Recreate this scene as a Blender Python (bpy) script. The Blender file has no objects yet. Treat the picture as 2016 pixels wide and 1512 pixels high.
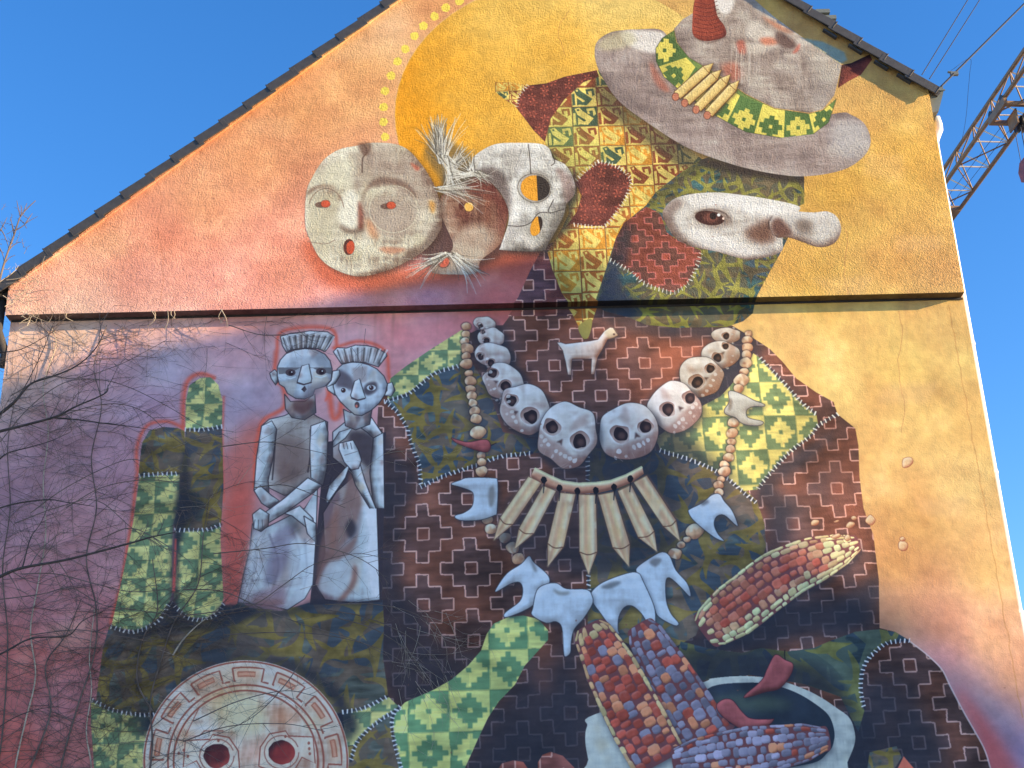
import bpy, bmesh, math, random
import numpy as np
from mathutils import Vector, Matrix
C = bpy.context.scene
COL = C.collection
rad = math.radians

# ------------------------------------------------------------------ camera
# wall frame: X along the gable wall, Y into the house, Z up.  The upper (proud) gable panel is the plane y = 0.
F_PX, CX, CY = 2688.0, 1008.0, 756.0
AX = np.array([0.99959591, -0.02465357, 0.01414987])      # world X, Y, Z in camera coordinates (right, down, forward)
AY = np.array([-0.00324387, 0.39559905, 0.91841759])
AZ = np.array([-0.02823994, -0.91809236, 0.39535922])
DIST, CAM_H = 14.2643, 1.6
def _ray(x, y):
    return np.array([(x-CX)/F_PX, (y-CY)/F_PX, 1.0])
_r = _ray(10, 620); CAM_X = -DIST*(_r@AX)/(_r@AY)
def at(x, y, Y=0.0):
    """point of the plane at depth Y that a line of sight meets (survey of the wall from the camera's standpoint)"""
    r = _ray(x, y); t = (DIST+Y)/(r@AY)
    return Vector((CAM_X+t*(r@AX), Y, CAM_H+t*(r@AZ)))
def at_h(x, y, H):
    """point of the horizontal plane at height H that a line of sight meets"""
    r = _ray(x, y); t = (H-CAM_H)/(r@AZ)
    return Vector((CAM_X+t*(r@AX), -DIST+t*(r@AY), H))
cd = bpy.data.cameras.new('camera'); cam = bpy.data.objects.new('camera', cd); COL.objects.link(cam)
cd.sensor_width = 36; cd.sensor_fit = 'HORIZONTAL'; cd.lens = F_PX/2016*36
cd.clip_start = 0.1; cd.clip_end = 3000
cam.location = (CAM_X, -DIST, CAM_H)
right, down, fwd = [np.array([AX[i], AY[i], AZ[i]]) for i in range(3)]
m = Matrix(((right[0], -down[0], -fwd[0]), (right[1], -down[1], -fwd[1]), (right[2], -down[2], -fwd[2])))
cam.rotation_euler = m.to_euler()
C.camera = cam

# ------------------------------------------------------------------ daylight
SUN = Vector((0.55, -0.14, 0.15)).normalized()
W = bpy.data.worlds.new('World'); C.world = W; W.use_nodes = True
nt = W.node_tree; nt.nodes.clear()
sky = nt.nodes.new('ShaderNodeTexSky'); sky.sky_type = 'NISHITA'; sky.sun_disc = False
sky.sun_elevation = math.asin(SUN.z); sky.sun_rotation = math.atan2(SUN.x, SUN.y)
sky.air_density = 1.0; sky.dust_density = 0.2; sky.ozone_density = 3.0; sky.altitude = 50
hs = nt.nodes.new('ShaderNodeHueSaturation'); hs.inputs['Saturation'].default_value = 1.26
hs.inputs['Hue'].default_value = 0.509
bg = nt.nodes.new('ShaderNodeBackground'); bg.inputs[1].default_value = 0.0625
wo = nt.nodes.new('ShaderNodeOutputWorld')
nt.links.new(sky.outputs[0], hs.inputs['Color']); nt.links.new(hs.outputs[0], bg.inputs[0]); nt.links.new(bg.outputs[0], wo.inputs[0])
sl = bpy.data.lights.new('sun', 'SUN'); sl.energy = 2.3; sl.angle = rad(0.53); sl.color = (1.0, 0.72, 0.40)
so = bpy.data.objects.new('sun', sl); COL.objects.link(so); so.rotation_euler = SUN.to_track_quat('Z', 'Y').to_euler()
so.location = (30, -20, 30)
C.view_settings.view_transform = 'Standard'; C.view_settings.look = 'None'
C.view_settings.exposure = 2.46; C.view_settings.gamma = 1.0; C.view_settings.use_curve_mapping = False
C.render.engine = 'CYCLES'

# ------------------------------------------------------------------ helpers
def empty(name, loc, label=None, cat=None, group=None):
    o = bpy.data.objects.new(name, None); COL.objects.link(o); o.location = loc
    o.empty_display_size = 0.3
    tag(o, label, cat, group); return o
def tag(o, label=None, cat=None, group=None, kind=None):
    if label: o['label'] = label
    if cat: o['category'] = cat
    if group: o['group'] = group
    if kind: o['kind'] = kind
    return o
def link(name, me, parent=None, mat=None):
    o = bpy.data.objects.new(name, me); COL.objects.link(o)
    if mat and not me.materials: me.materials.append(mat)
    if parent:
        bpy_parent(o, parent)
    return o
WORLD_LOC = {}
def bpy_parent(o, parent):
    o.parent = parent
    p = parent; off = Vector((0, 0, 0))
    while p:
        off += p.location; p = p.parent
    o.matrix_parent_inverse = Matrix.Identity(4)
    o.location = o.location - off
class MB:
    """collects boxes, tubes and prisms into one mesh"""
    def __init__(s): s.v = []; s.f = []
    def add(s, v, f):
        n = len(s.v); s.v += [tuple(p) for p in v]; s.f += [tuple(i+n for i in q) for q in f]
    def box(s, a, b):
        x0, y0, z0 = a; x1, y1, z1 = b
        s.add([(x0,y0,z0),(x1,y0,z0),(x1,y1,z0),(x0,y1,z0),(x0,y0,z1),(x1,y0,z1),(x1,y1,z1),(x0,y1,z1)],
              [(0,3,2,1),(4,5,6,7),(0,1,5,4),(1,2,6,5),(2,3,7,6),(3,0,4,7)])
        return s
    def obox(s, o, ax, ay, az):
        o, ax, ay, az = Vector(o), Vector(ax), Vector(ay), Vector(az)
        v = [o, o+ax, o+ax+ay, o+ay, o+az, o+ax+az, o+ax+ay+az, o+ay+az]
        f = [(0,3,2,1),(4,5,6,7),(0,1,5,4),(1,2,6,5),(2,3,7,6),(3,0,4,7)]
        if ax.cross(ay).dot(az) < 0: f = [tuple(reversed(q)) for q in f]
        s.add(v, f); return s
    def prism(s, pts, y0, y1):
        n = len(pts)
        ar = sum(pts[i][0]*pts[(i+1)%n][1]-pts[(i+1)%n][0]*pts[i][1] for i in range(n))
        if ar < 0: pts = pts[::-1]
        v = [(p[0], y0, p[1]) for p in pts]+[(p[0], y1, p[1]) for p in pts]
        f = [tuple(range(n)), tuple(range(2*n-1, n-1, -1))]
        f += [(i, i+n, (i+1)%n+n, (i+1)%n) for i in range(n)]
        s.add(v, f); return s
    def tube(s, pts, r, n=6, cap=True):
        pts = [Vector(p) for p in pts]
        if not hasattr(r, '__len__'): r = [r]*len(pts)
        up = Vector((0, 0, 1)); base = len(s.v); k = len(pts)
        for i, p in enumerate(pts):
            t = (pts[min(i+1, k-1)]-pts[max(i-1, 0)])
            if t.length < 1e-9: t = Vector((1, 0, 0))
            t.normalize()
            if i == 0:
                a = t.cross(up)
                if a.length < 0.1: a = t.cross(Vector((0, 1, 0)))
            else:
                a = a-t*a.dot(t)            # carry the frame along so that the skin never twists
                if a.length < 1e-4: a = t.cross(up) if abs(t.z) < .9 else t.cross(Vector((0, 1, 0)))
            a.normalize(); b = t.cross(a)
            for j in range(n):
                g = 2*math.pi*j/n
                q = p+(a*math.cos(g)+b*math.sin(g))*r[i]
                s.v.append((q.x, q.y, q.z))
        for i in range(k-1):
            for j in range(n):
                s.f.append((base+i*n+j, base+i*n+(j+1)%n, base+(i+1)*n+(j+1)%n, base+(i+1)*n+j))
        if cap and n > 2:
            s.f.append(tuple(base+j for j in range(n-1, -1, -1))); s.f.append(tuple(base+(k-1)*n+j for j in range(n)))
        return s
    def mesh(s, name, smooth=False):
        me = bpy.data.meshes.new(name); me.from_pydata(s.v, [], s.f); me.update()
        if smooth: me.polygons.foreach_set('use_smooth', [True]*len(me.polygons))
        return me
    def build(s, name, mat, parent=None, smooth=False, origin=None):
        me = s.mesh(name, smooth)
        if origin is not None:
            me.transform(Matrix.Translation(-Vector(origin)))
        me.materials.append(mat)
        o = bpy.data.objects.new(name, me); COL.objects.link(o)
        if origin is not None: o.location = origin
        if parent: bpy_parent(o, parent)
        return o
def mat(name, col, rough=0.8, metal=0.0, noise=0.0, nscale=5.0, bump=0.0, bscale=30.0, col2=None):
    m = bpy.data.materials.new(name); m.use_nodes = True; t = m.node_tree; n = t.nodes; l = t.links
    b = n['Principled BSDF']; b.inputs['Roughness'].default_value = rough; b.inputs['Metallic'].default_value = metal
    b.inputs['Base Color'].default_value = (*col, 1)
    tc = n.new('ShaderNodeTexCoord')
    if noise or col2:
        nz = n.new('ShaderNodeTexNoise'); nz.inputs['Scale'].default_value = nscale; nz.inputs['Detail'].default_value = 6
        l.new(tc.outputs['Object'], nz.inputs['Vector'])
        rp = n.new('ShaderNodeValToRGB'); rp.color_ramp.elements[0].position = 0.3; rp.color_ramp.elements[1].position = 0.7
        c2 = col2 or tuple(c*(1+noise) for c in col); c1 = col if col2 else tuple(c*(1-noise) for c in col)
        rp.color_ramp.elements[0].color = (*c1, 1); rp.color_ramp.elements[1].color = (*c2, 1)
        l.new(nz.outputs['Fac'], rp.inputs[0]); l.new(rp.outputs[0], b.inputs['Base Color'])
    if bump:
        nb = n.new('ShaderNodeTexNoise'); nb.inputs['Scale'].default_value = bscale; nb.inputs['Detail'].default_value = 4
        bp = n.new('ShaderNodeBump'); bp.inputs['Strength'].default_value = bump; bp.inputs['Distance'].default_value = 0.02
        l.new(tc.outputs['Object'], nb.inputs['Vector']); l.new(nb.outputs['Fac'], bp.inputs['Height']); l.new(bp.outputs[0], b.inputs['Normal'])
    return m
# ------------------------------------------------------------------ the mural's paint, drawn brush by brush on a sheet measured in wall metres
PX0, PZ0, PW, PH, RES = -0.15, 2.6, 11.6, 11.2, 180
NXc, NZc = int(PW*RES), int(PH*RES)
KS, KL = (0.405, 0.565, 0.775), (1.29, 1.18, 1.07)          # daylight on the wall in shade / in sun, used to turn a seen colour into a paint
def _lin(c): c = np.asarray(c, float)/255.0; return np.where(c <= 0.04045, c/12.92, ((c+0.055)/1.055)**2.4)
def _enc(l): l = np.clip(l, 0, 1); return np.where(l <= 0.0031308, l*12.92, 1.055*l**(1/2.4)-0.055)
def S(r, g, b): return _enc(np.clip(_lin((r, g, b))/KS, 0, 0.93))
def L(r, g, b): return _enc(np.clip(_lin((r, g, b))/KL, 0, 0.93))
def cpts(pts):
    """surveyed points -> canvas columns, rows"""
    p = np.asarray(pts, float); x, y = p[:, 0], p[:, 1]
    D = np.where(y < 622-0.0238*(x-10), DIST, DIST+0.14)
    rx, ry = (x-CX)/F_PX, (y-CY)/F_PX
    t = D/(rx*AY[0]+ry*AY[1]+AY[2])
    X = CAM_X+t*(rx*AX[0]+ry*AX[1]+AX[2]); Z = CAM_H+t*(rx*AZ[0]+ry*AZ[1]+AZ[2])
    return np.stack([(X-PX0)*RES, (PH-(Z-PZ0))*RES], 1)
def fr(ox, oy, k): return lambda *p: [(ox+a/k, oy+b/k) for a, b in p]
Z1 = fr(560, 180, 3.2516); Z2 = fr(960, 0, 2.6526); Z3 = fr(1050, 280, 3.15); Z4 = fr(440, 600, 3.877); Z5 = fr(160, 720, 2.908)
Z6 = fr(860, 600, 3.2516); Z7 = fr(860, 860, 3.2516); Z8 = fr(1300, 600, 3.2516); Z9 = fr(1300, 980, 2.8156)
Z10 = fr(760, 1160, 3.7333); Z11 = fr(160, 1160, 3.0545); Z12 = fr(440, 900, 3.781)
RS = np.random.RandomState(7)
def vnoise(h, w, cell, seed, ax=1.0):
    r = np.random.RandomState(seed); cy, cx = cell, cell*ax
    gh, gw = int(h/cy)+3, int(w/cx)+3; g = r.rand(gh, gw).astype(np.float32)
    yy = np.arange(h)/cy; xx = np.arange(w)/cx
    y0 = yy.astype(int); x0 = xx.astype(int); fy = yy-y0; fx = xx-x0
    fy = (fy*fy*(3-2*fy)).astype(np.float32); fx = (fx*fx*(3-2*fx)).astype(np.float32)
    rows = g[y0]*(1-fy)[:, None]+g[y0+1]*fy[:, None]
    return rows[:, x0]*(1-fx)+rows[:, x0+1]*fx
def fbm(cell, seed, n=4, ax=1.0):
    o = np.zeros((NZc, NXc), np.float32); a = 1.0; t = 0
    for i in range(n):
        o += a*vnoise(NZc, NXc, max(2, cell/2**i), seed+i, ax); t += a; a *= 0.55
    return o/t-0.5
N_BIG = fbm(260, 11, 5); N_MID = fbm(70, 31, 4); N_FINE = fbm(14, 51, 3); N_ST = fbm(10, 71, 3, 6.0); N_SV = fbm(40, 91, 3, 0.15)
def sm(pts, n=6):
    p = np.asarray(pts, float); k = len(p); out = []
    for i in range(k):
        a, b, c, d = p[i-1], p[i], p[(i+1) % k], p[(i+2) % k]
        for j in range(n):
            t = j/n
            out.append(0.5*((2*b)+(c-a)*t+(2*a-5*b+4*c-d)*t*t+(3*b-a-3*c+d)*t**3))
    return np.array(out)
def smo(pts, n=6):
    p = np.asarray(pts, float); p = np.vstack([2*p[0]-p[1], p, 2*p[-1]-p[-2]]); out = []
    for i in range(1, len(p)-2):
        a, b, c, d = p[i-1], p[i], p[i+1], p[i+2]
        for j in range(n):
            t = j/n; out.append(0.5*((2*b)+(c-a)*t+(2*a-5*b+4*c-d)*t*t+(3*b-a-3*c+d)*t**3))
    out.append(p[-2]); return np.array(out)
def ell(cx, cy, rx, ry, rot=0, n=20, jit=0.0):
    a = np.arange(n)*2*np.pi/n; c, s = math.cos(rad(rot)), math.sin(rad(rot))
    k = 1+jit*(RS.rand(n)-0.5)
    x, y = rx*np.cos(a)*k, ry*np.sin(a)*k
    return np.stack([cx+x*c-y*s, cy+x*s+y*c], 1)
class Mask:
    __slots__ = ('x', 'y', 'a')
    def __init__(s, x, y, a): s.x, s.y, s.a = x, y, a
    @property
    def sl(s): return (slice(s.y, s.y+s.a.shape[0]), slice(s.x, s.x+s.a.shape[1]))
def raster(q, pad=2):
    """anti-aliased polygon mask by accumulated edge crossings"""
    x0 = max(0, int(q[:, 0].min())-pad); x1 = min(NXc, int(q[:, 0].max())+pad+2)
    y0 = max(0, int(q[:, 1].min())-pad); y1 = min(NZc, int(q[:, 1].max())+pad+2)
    if x1 <= x0+1 or y1 <= y0+1: return None
    w, h = x1-x0, y1-y0; acc = np.zeros((h, w+2), np.float32)
    for sub in (0.25, 0.75):
        for i in range(len(q)):
            ax_, ay_ = q[i]; bx_, by_ = q[(i+1) % len(q)]
            if ay_ == by_: continue
            sgn = 1.0
            if ay_ > by_: ax_, ay_, bx_, by_ = bx_, by_, ax_, ay_; sgn = -1.0
            r0 = max(0, int(math.ceil(ay_-y0-sub))); r1 = min(h, int(math.ceil(by_-y0-sub)))
            if r1 <= r0: continue
            rr = np.arange(r0, r1); yy = rr+y0+sub
            xx = ax_+(yy-ay_)*(bx_-ax_)/(by_-ay_)-x0
            xx = np.clip(xx, 0, w); xi = xx.astype(int); f = xx-xi
            np.add.at(acc, (rr, xi), sgn*(1-f)*0.5); np.add.at(acc, (rr, xi+1), sgn*f*0.5)
    a = np.clip(np.abs(np.cumsum(acc, 1)[:, :w]), 0, 1)
    return Mask(x0, y0, a)
def _box(a, r):
    if r < 1: return a
    k = 2*r+1
    p = np.pad(a, ((r+1, r), (0, 0)), mode='edge'); c = np.cumsum(p, 0, dtype=np.float64); a = (c[k:]-c[:-k])/k
    p = np.pad(a, ((0, 0), (r+1, r)), mode='edge'); c = np.cumsum(p, 1, dtype=np.float64); return ((c[:, k:]-c[:, :-k])/k).astype(np.float32)
def blur(m, r):
    r = int(round(r))
    if r < 1: return m
    y0 = max(0, m.y-2*r); x0 = max(0, m.x-2*r); y1 = min(NZc, m.y+m.a.shape[0]+2*r); x1 = min(NXc, m.x+m.a.shape[1]+2*r)
    a = np.zeros((y1-y0, x1-x0), np.float32); a[m.y-y0:m.y-y0+m.a.shape[0], m.x-x0:m.x-x0+m.a.shape[1]] = m.a
    a = _box(_box(a, r), r); return Mask(x0, y0, a)
def put(m, col, al=1.0):
    if m is None: return
    a = (m.a*al)[..., None]; c = CAN[m.sl]; c += (np.asarray(col, np.float32)-c)*a
def mk(pts, smooth=False, n=6):
    p = sm(pts, n) if smooth else np.asarray(pts, float)
    return raster(cpts(p))
def soft(pts, col, r, al=1.0, smooth=True, clip=None):
    m = mk(pts, smooth)
    if m is None: return
    m = blur(m, r)
    if clip is not None: m = inter(m, clip)
    if m is not None: put(m, col, al)
def inter(m, c):
    y0 = max(m.y, c.y); y1 = min(m.y+m.a.shape[0], c.y+c.a.shape[0]); x0 = max(m.x, c.x); x1 = min(m.x+m.a.shape[1], c.x+c.a.shape[1])
    if y1 <= y0 or x1 <= x0: return None
    return Mask(x0, y0, m.a[y0-m.y:y1-m.y, x0-m.x:x1-m.x]*c.a[y0-c.y:y1-c.y, x0-c.x:x1-c.x])
def stroke(pts, w, col, al=1.0, w2=None, soft_=0, smooth=False, clip=None):
    p = smo(pts) if smooth and len(pts) > 2 else np.asarray(pts, float)
    q = cpts(p); n = len(q); ws = np.linspace(w, w if w2 is None else w2, n)/2.0
    d = np.gradient(q, axis=0); d /= np.maximum(np.hypot(d[:, 0], d[:, 1]), 1e-6)[:, None]; nn = np.stack([-d[:, 1], d[:, 0]], 1)*ws[:, None]
    m = raster(np.vstack([q+nn, (q-nn)[::-1]]))
    if m is None: return
    if soft_: m = blur(m, soft_)
    if clip is not None: m = inter(m, clip)
    put(m, col, al)
def seen_noise(m, amp, which=None):
    f = N_MID if which is None else which
    return f[m.sl]*amp
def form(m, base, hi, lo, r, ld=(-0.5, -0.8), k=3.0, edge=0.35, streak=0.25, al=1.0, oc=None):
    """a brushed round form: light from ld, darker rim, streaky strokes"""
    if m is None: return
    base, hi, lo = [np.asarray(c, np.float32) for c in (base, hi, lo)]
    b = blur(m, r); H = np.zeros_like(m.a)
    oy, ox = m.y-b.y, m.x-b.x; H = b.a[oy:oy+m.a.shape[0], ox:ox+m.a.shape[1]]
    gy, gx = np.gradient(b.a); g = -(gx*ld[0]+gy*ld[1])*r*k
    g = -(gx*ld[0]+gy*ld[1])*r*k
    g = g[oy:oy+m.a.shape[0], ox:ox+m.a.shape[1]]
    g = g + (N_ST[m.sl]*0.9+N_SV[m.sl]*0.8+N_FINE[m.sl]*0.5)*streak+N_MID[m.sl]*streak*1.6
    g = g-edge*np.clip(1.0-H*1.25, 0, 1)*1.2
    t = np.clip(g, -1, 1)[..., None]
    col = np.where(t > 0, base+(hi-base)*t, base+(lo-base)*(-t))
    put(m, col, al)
SHEETS = []
def sheet_of(name, pts, smooth=False, label=None):
    p = sm(pts, 3) if smooth else np.asarray(pts, float)
    SHEETS.append((name, p, label))
def lerp(a, b, t): return np.asarray(a)+(np.asarray(b)-np.asarray(a))*t

# ---- wall ground colours: controls blended across the wall
CTRL = [(60,590,L,250,185,160),(120,520,L,248,178,145),(200,450,L,245,170,130),(300,560,L,245,172,148),(400,400,L,240,165,120),(330,470,L,236,150,118),(500,300,L,238,162,112),(600,200,L,240,168,110),
 (700,150,L,240,172,112),(690,70,L,246,188,132),(760,40,L,248,200,150),(850,20,L,238,170,112),(560,520,L,240,160,130),(450,580,L,246,172,150),(700,590,S,150,120,140),(850,580,S,128,112,145),(1000,580,S,135,92,105),(1010,520,L,205,105,85),
 (900,550,L,190,105,100),(740,555,L,225,130,100),(1660,380,L,235,180,80),(1800,300,L,235,180,85),(1750,500,L,232,172,95),(1850,560,L,236,182,112),(1600,560,L,236,186,92),(1800,220,L,240,190,100),(1150,60,L,235,190,105),
 (1700,420,L,238,186,98),(1680,160,S,128,120,84),(1780,190,S,128,120,84),(1500,20,L,238,185,100),(1560,40,S,128,118,84),(60,680,L,250,205,180),(20,720,L,250,200,175),(140,660,L,252,210,180),(20,1000,S,128,112,142),(200,720,S,148,132,160),
 (300,800,S,135,125,160),(450,700,S,150,138,165),(480,790,S,128,138,175),(330,730,S,132,138,172),(700,660,S,158,140,168),(820,650,S,162,140,168),(780,640,S,175,120,135),(100,900,S,135,118,145),(150,1050,S,142,120,144),(100,1180,S,140,112,134),(60,1300,S,138,92,102),(120,1380,S,136,102,122),
 (150,1480,S,137,96,108),(30,1480,S,142,86,92),(240,900,S,138,120,150),(1560,660,L,250,208,128),(1700,650,L,250,205,120),(1750,720,L,244,198,112),(1880,650,L,246,200,120),(1650,740,L,252,212,128),(1750,850,L,244,196,118),(1900,830,L,240,190,112),(1900,950,L,246,202,128),(1800,1020,L,242,184,110),
 (1950,1120,L,246,192,120),(1760,1100,L,238,172,106),(1760,1200,L,224,158,118),(1850,1230,L,226,160,126),(1950,1260,L,240,175,128),(1990,1330,L,235,165,125),(1850,1300,S,160,130,150),(1950,1400,S,140,132,158),(1900,1360,S,148,128,150),(2010,1480,S,118,108,150),(1960,1440,S,125,115,150)]
_gx = np.arange(0, NXc+16, 16); _gy = np.arange(0, NZc+16, 16); GX, GY = np.meshgrid(_gx, _gy)
cp = cpts([(c[0], c[1]) for c in CTRL]); num = np.zeros(GX.shape+(3,)); den = np.zeros(GX.shape)
for (c, q) in zip(CTRL, cp):
    w = 1.0/(((GX-q[0])**2+(GY-q[1])**2)+1200.0)**1.6; num += w[..., None]*c[2](*c[3:]); den += w
G = (num/den[..., None]).astype(np.float32)
yy = np.arange(NZc)/16.0; xx = np.arange(NXc)/16.0; y0 = yy.astype(int); x0 = xx.astype(int); fy = (yy-y0)[:, None, None].astype(np.float32); fx = (xx-x0)[None, :, None].astype(np.float32)
CAN = (G[y0][:, x0]*(1-fy)*(1-fx)+G[y0+1][:, x0]*fy*(1-fx)+G[y0][:, x0+1]*(1-fy)*fx+G[y0+1][:, x0+1]*fy*fx).astype(np.float32)
CAN *= (1+0.16*N_BIG+0.20*N_MID+0.05*N_FINE)[..., None]
CAN[..., 1:] *= (1+0.10*N_MID-0.10*N_BIG)[..., None]
# brushed clouds of a paler tone
_t = np.clip(N_MID*2.2+N_BIG*1.6-0.25, 0, 1)[..., None]*0.5; CAN += (np.array([0.95, 0.84, 0.72], np.float32)-CAN)*_t*0.55
def facets(m, cols, n=8, sz=.3, r=2, al=.5):
    H, Wd = m.a.shape
    for _ in range(n):
        cx, cy = m.x+RS.uniform(.05, .95)*Wd, m.y+RS.uniform(.05, .95)*H; k = sz*min(H, Wd)*RS.uniform(.5, 1.3); a0 = RS.rand()*6.3
        q = np.array([(cx+k*RS.uniform(.4, 1.4)*math.cos(a0+a)*.6, cy+k*RS.uniform(.4, 1.4)*math.sin(a0+a)) for a in (0, 1.4, 2.9, 4.4)]); f = raster(q)
        if f is None: continue
        f = inter(blur(f, r), m)
        if f is not None: put(f, cols[RS.randint(len(cols))], al*RS.uniform(.5, 1))
def img_from(A):
    im = bpy.data.images.new('mural_paint', NXc, NZc)
    buf = np.ones((NZc, NXc, 4), np.float32); buf[..., :3] = np.clip(A[::-1], 0, 1)
    im.pixels.foreach_set(buf.ravel()); im.update(); im.pack()
    return im

# ---- fabrics
def uvof(m):
    yy, xx = np.mgrid[m.y:m.y+m.a.shape[0], m.x:m.x+m.a.shape[1]].astype(np.float32)
    return xx, yy
def cross_cloth(m, o=(1267.6, 714), ux=23.0, uz=23.8, warp=5.0, base=None, ins=None, line=None, sq=None, lw=2.1, al=1.0, shade=None):
    base = lerp(S(94, 74, 74), L(118, 70, 53), .65) if base is None else base; ins = lerp(S(80, 72, 80), L(98, 66, 58), .6) if ins is None else ins
    line = S(186, 150, 158) if line is None else line; sq = lerp(S(96, 74, 76), L(118, 70, 56), .5) if sq is None else sq
    xx, yy = uvof(m); oc = cpts([o])[0]
    wx = N_BIG[m.sl]*warp*4+N_MID[m.sl]*warp; wy = N_BIG[::-1][m.sl]*warp*4 if False else N_MID[m.sl]*warp*1.2
    a = (xx-oc[0]+wx)/ux+0.5; b = (yy-oc[1]+wy)/uz+0.5
    i, j = np.floor(a).astype(int), np.floor(b).astype(int); fa, fb = a-i, b-j
    def fl(i, j):
        p = np.mod(i+4, 8)-4; q = np.mod(j+3, 6)-3; p2 = np.mod(i, 8)-4; q2 = np.mod(j, 6)-3
        return (np.abs(p)+np.abs(q) <= 2) | (np.abs(p2)+np.abs(q2) <= 2)
    def ce(i, j):
        p = np.mod(i+4, 8)-4; q = np.mod(j+3, 6)-3; p2 = np.mod(i, 8)-4; q2 = np.mod(j, 6)-3
        return ((p == 0) & (q == 0)) | ((p2 == 0) & (q2 == 0))
    F, K = fl(i, j), ce(i, j); lx, ly = lw/ux/2, lw/uz/2
    ln = np.zeros(a.shape, bool)
    for di, dj, c in ((-1, 0, fa < lx*1.3), (1, 0, fa > 1-lx*1.3), (0, -1, fb < ly*1.3), (0, 1, fb > 1-ly*1.3)):
        ln |= c & ((fl(i+di, j+dj) != F) | (ce(i+di, j+dj) != K))
    t = F.astype(np.float32)[..., None]; col = base*(1-t)+ins*t; col = np.where(K[..., None], sq, col)
    br = (1+0.9*N_MID[m.sl]+0.5*N_ST[m.sl]+0.7*N_BIG[m.sl])[..., None]
    col = col*br
    lnb = _box(ln.astype(np.float32), 1)*0.35
    la = np.clip(lnb+ln*0.75, 0, 1)*(0.85+1.0*np.clip(N_MID[m.sl]+N_BIG[m.sl], -.4, .4))
    col = col+(line-col)*np.clip(la, 0, 1)[..., None]
    put(m, col, al)
def green_cloth(m, o, T=64.0, Th=None, li=None, dk=None, warp=3.0, rot=0.0, al=1.0):
    li = S(156, 174, 128) if li is None else li; dk = S(80, 114, 98) if dk is None else dk; Th = Th or T
    xx, yy = uvof(m); oc = cpts([o])[0]; x = xx-oc[0]+N_MID[m.sl]*warp*3; y = yy-oc[1]+N_BIG[m.sl]*warp*4
    if rot: c, s = math.cos(rad(rot)), math.sin(rad(rot)); x, y = x*c+y*s, -x*s+y*c
    a, b = x/T, y/Th; i, j = np.floor(a).astype(int), np.floor(b).astype(int); fa, fb = (a-i)*8.0, (b-j)*8.0
    p, q = np.floor(np.abs(fa-4)+0.5), np.floor(np.abs(fb-4)+0.5)
    F = (p+q <= 3) & (p < 3.6) & (q < 3.6); K = (p == 0) & (q == 0)
    inv = np.mod(i+j, 2) == 0; corner = (fa < 4)
    F = F ^ K; side = np.where(corner, 0.0, 0.16)
    t = (F ^ inv).astype(np.float32); t = _box(t, 1)
    col = dk+(li-dk)*t[..., None]
    dull = lerp(li, dk, 0.28)
    halfm = ((F ^ inv) & (((fb > 4) ^ (fa > 4))))[..., None]
    col = np.where(halfm, lerp(col, dull, 0.55), col)
    eg = (fa < 0.18) | (fb < 0.18); col = np.where(eg[..., None], col*0.82+dk*0.1, col)
    col = col*(1+0.45*N_MID[m.sl]+0.3*N_ST[m.sl]+0.3*N_BIG[m.sl])[..., None]
    put(m, col, al)
def star(cx, cy, R, n, rs):
    a0 = rs.rand()*6.28; pts = []
    for k in range(n):
        a = a0+k*2*math.pi/n+rs.uniform(-.4, .4); r = R*rs.uniform(.55, 1.35); bend = rs.uniform(-.35, .35)
        for rr, w, bd in ((.55, .17, .3), (1.0, .04, 1.0)):
            pts.append((cx+r*rr*math.cos(a+bend*bd-w), cy+r*rr*math.sin(a+bend*bd-w)))
        pts.append((cx+r*.55*math.cos(a+bend*.3+.2), cy+r*.55*math.sin(a+bend*.3+.2)))
        b = a+math.pi/n; q = R*rs.uniform(.16, .3); pts.append((cx+q*math.cos(b), cy+q*math.sin(b)))
    return sm(pts, 3)
def camo_cloth(m, seed, base=None, olive=None, brown=None, R=34, dens=1.0, al=1.0):
    base = S(68, 86, 94) if base is None else base; olive = S(98, 98, 58) if olive is None else olive; brown = S(84, 84, 84) if brown is None else brown
    xx = None
    col = base*(1+0.9*N_ST[m.sl]+0.5*N_MID[m.sl]+0.3*N_BIG[m.sl])[..., None]
    t = np.clip((N_MID[m.sl]+0.5*N_BIG[::-1, ::-1][m.sl]-0.03)*30, 0, 1)[..., None]; col = col+(brown-col)*t*0.75
    t = np.clip((N_BIG[m.sl]-N_MID[m.sl]*0.7-0.12)*26, 0, 1)[..., None]; col = col+(S(44, 62, 90)-col)*t*0.6
    put(m, col, al)
    rs = np.random.RandomState(seed); H, Wd = m.a.shape
    for layer, (RR, c0, cov) in enumerate(((R*1.7, brown, 1.3), (R*1.45, olive, 1.25))):
        n = max(1, int(H*Wd/(RR*RR)*cov*dens)); used = []
        for _ in range(n*3):
            cx, cy = m.x+rs.rand()*Wd, m.y+rs.rand()*H
            if any((cx-a)**2+(cy-b)**2 < (RR*.85)**2 for a, b in used): continue
            used.append((cx, cy)); s_ = raster(star(cx, cy, RR*rs.uniform(.75, 1.15), rs.choice([3, 3, 4, 4, 5]), rs))
            if s_ is None: continue
            s_ = inter(s_, m)
            if s_ is None: continue
            c = lerp(c0, brown, rs.rand()*0.25); put(s_, c*(1+0.25*N_FINE[s_.sl]+0.5*N_MID[s_.sl]+.4*N_ST[s_.sl])[..., None], 0.93*al)
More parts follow.
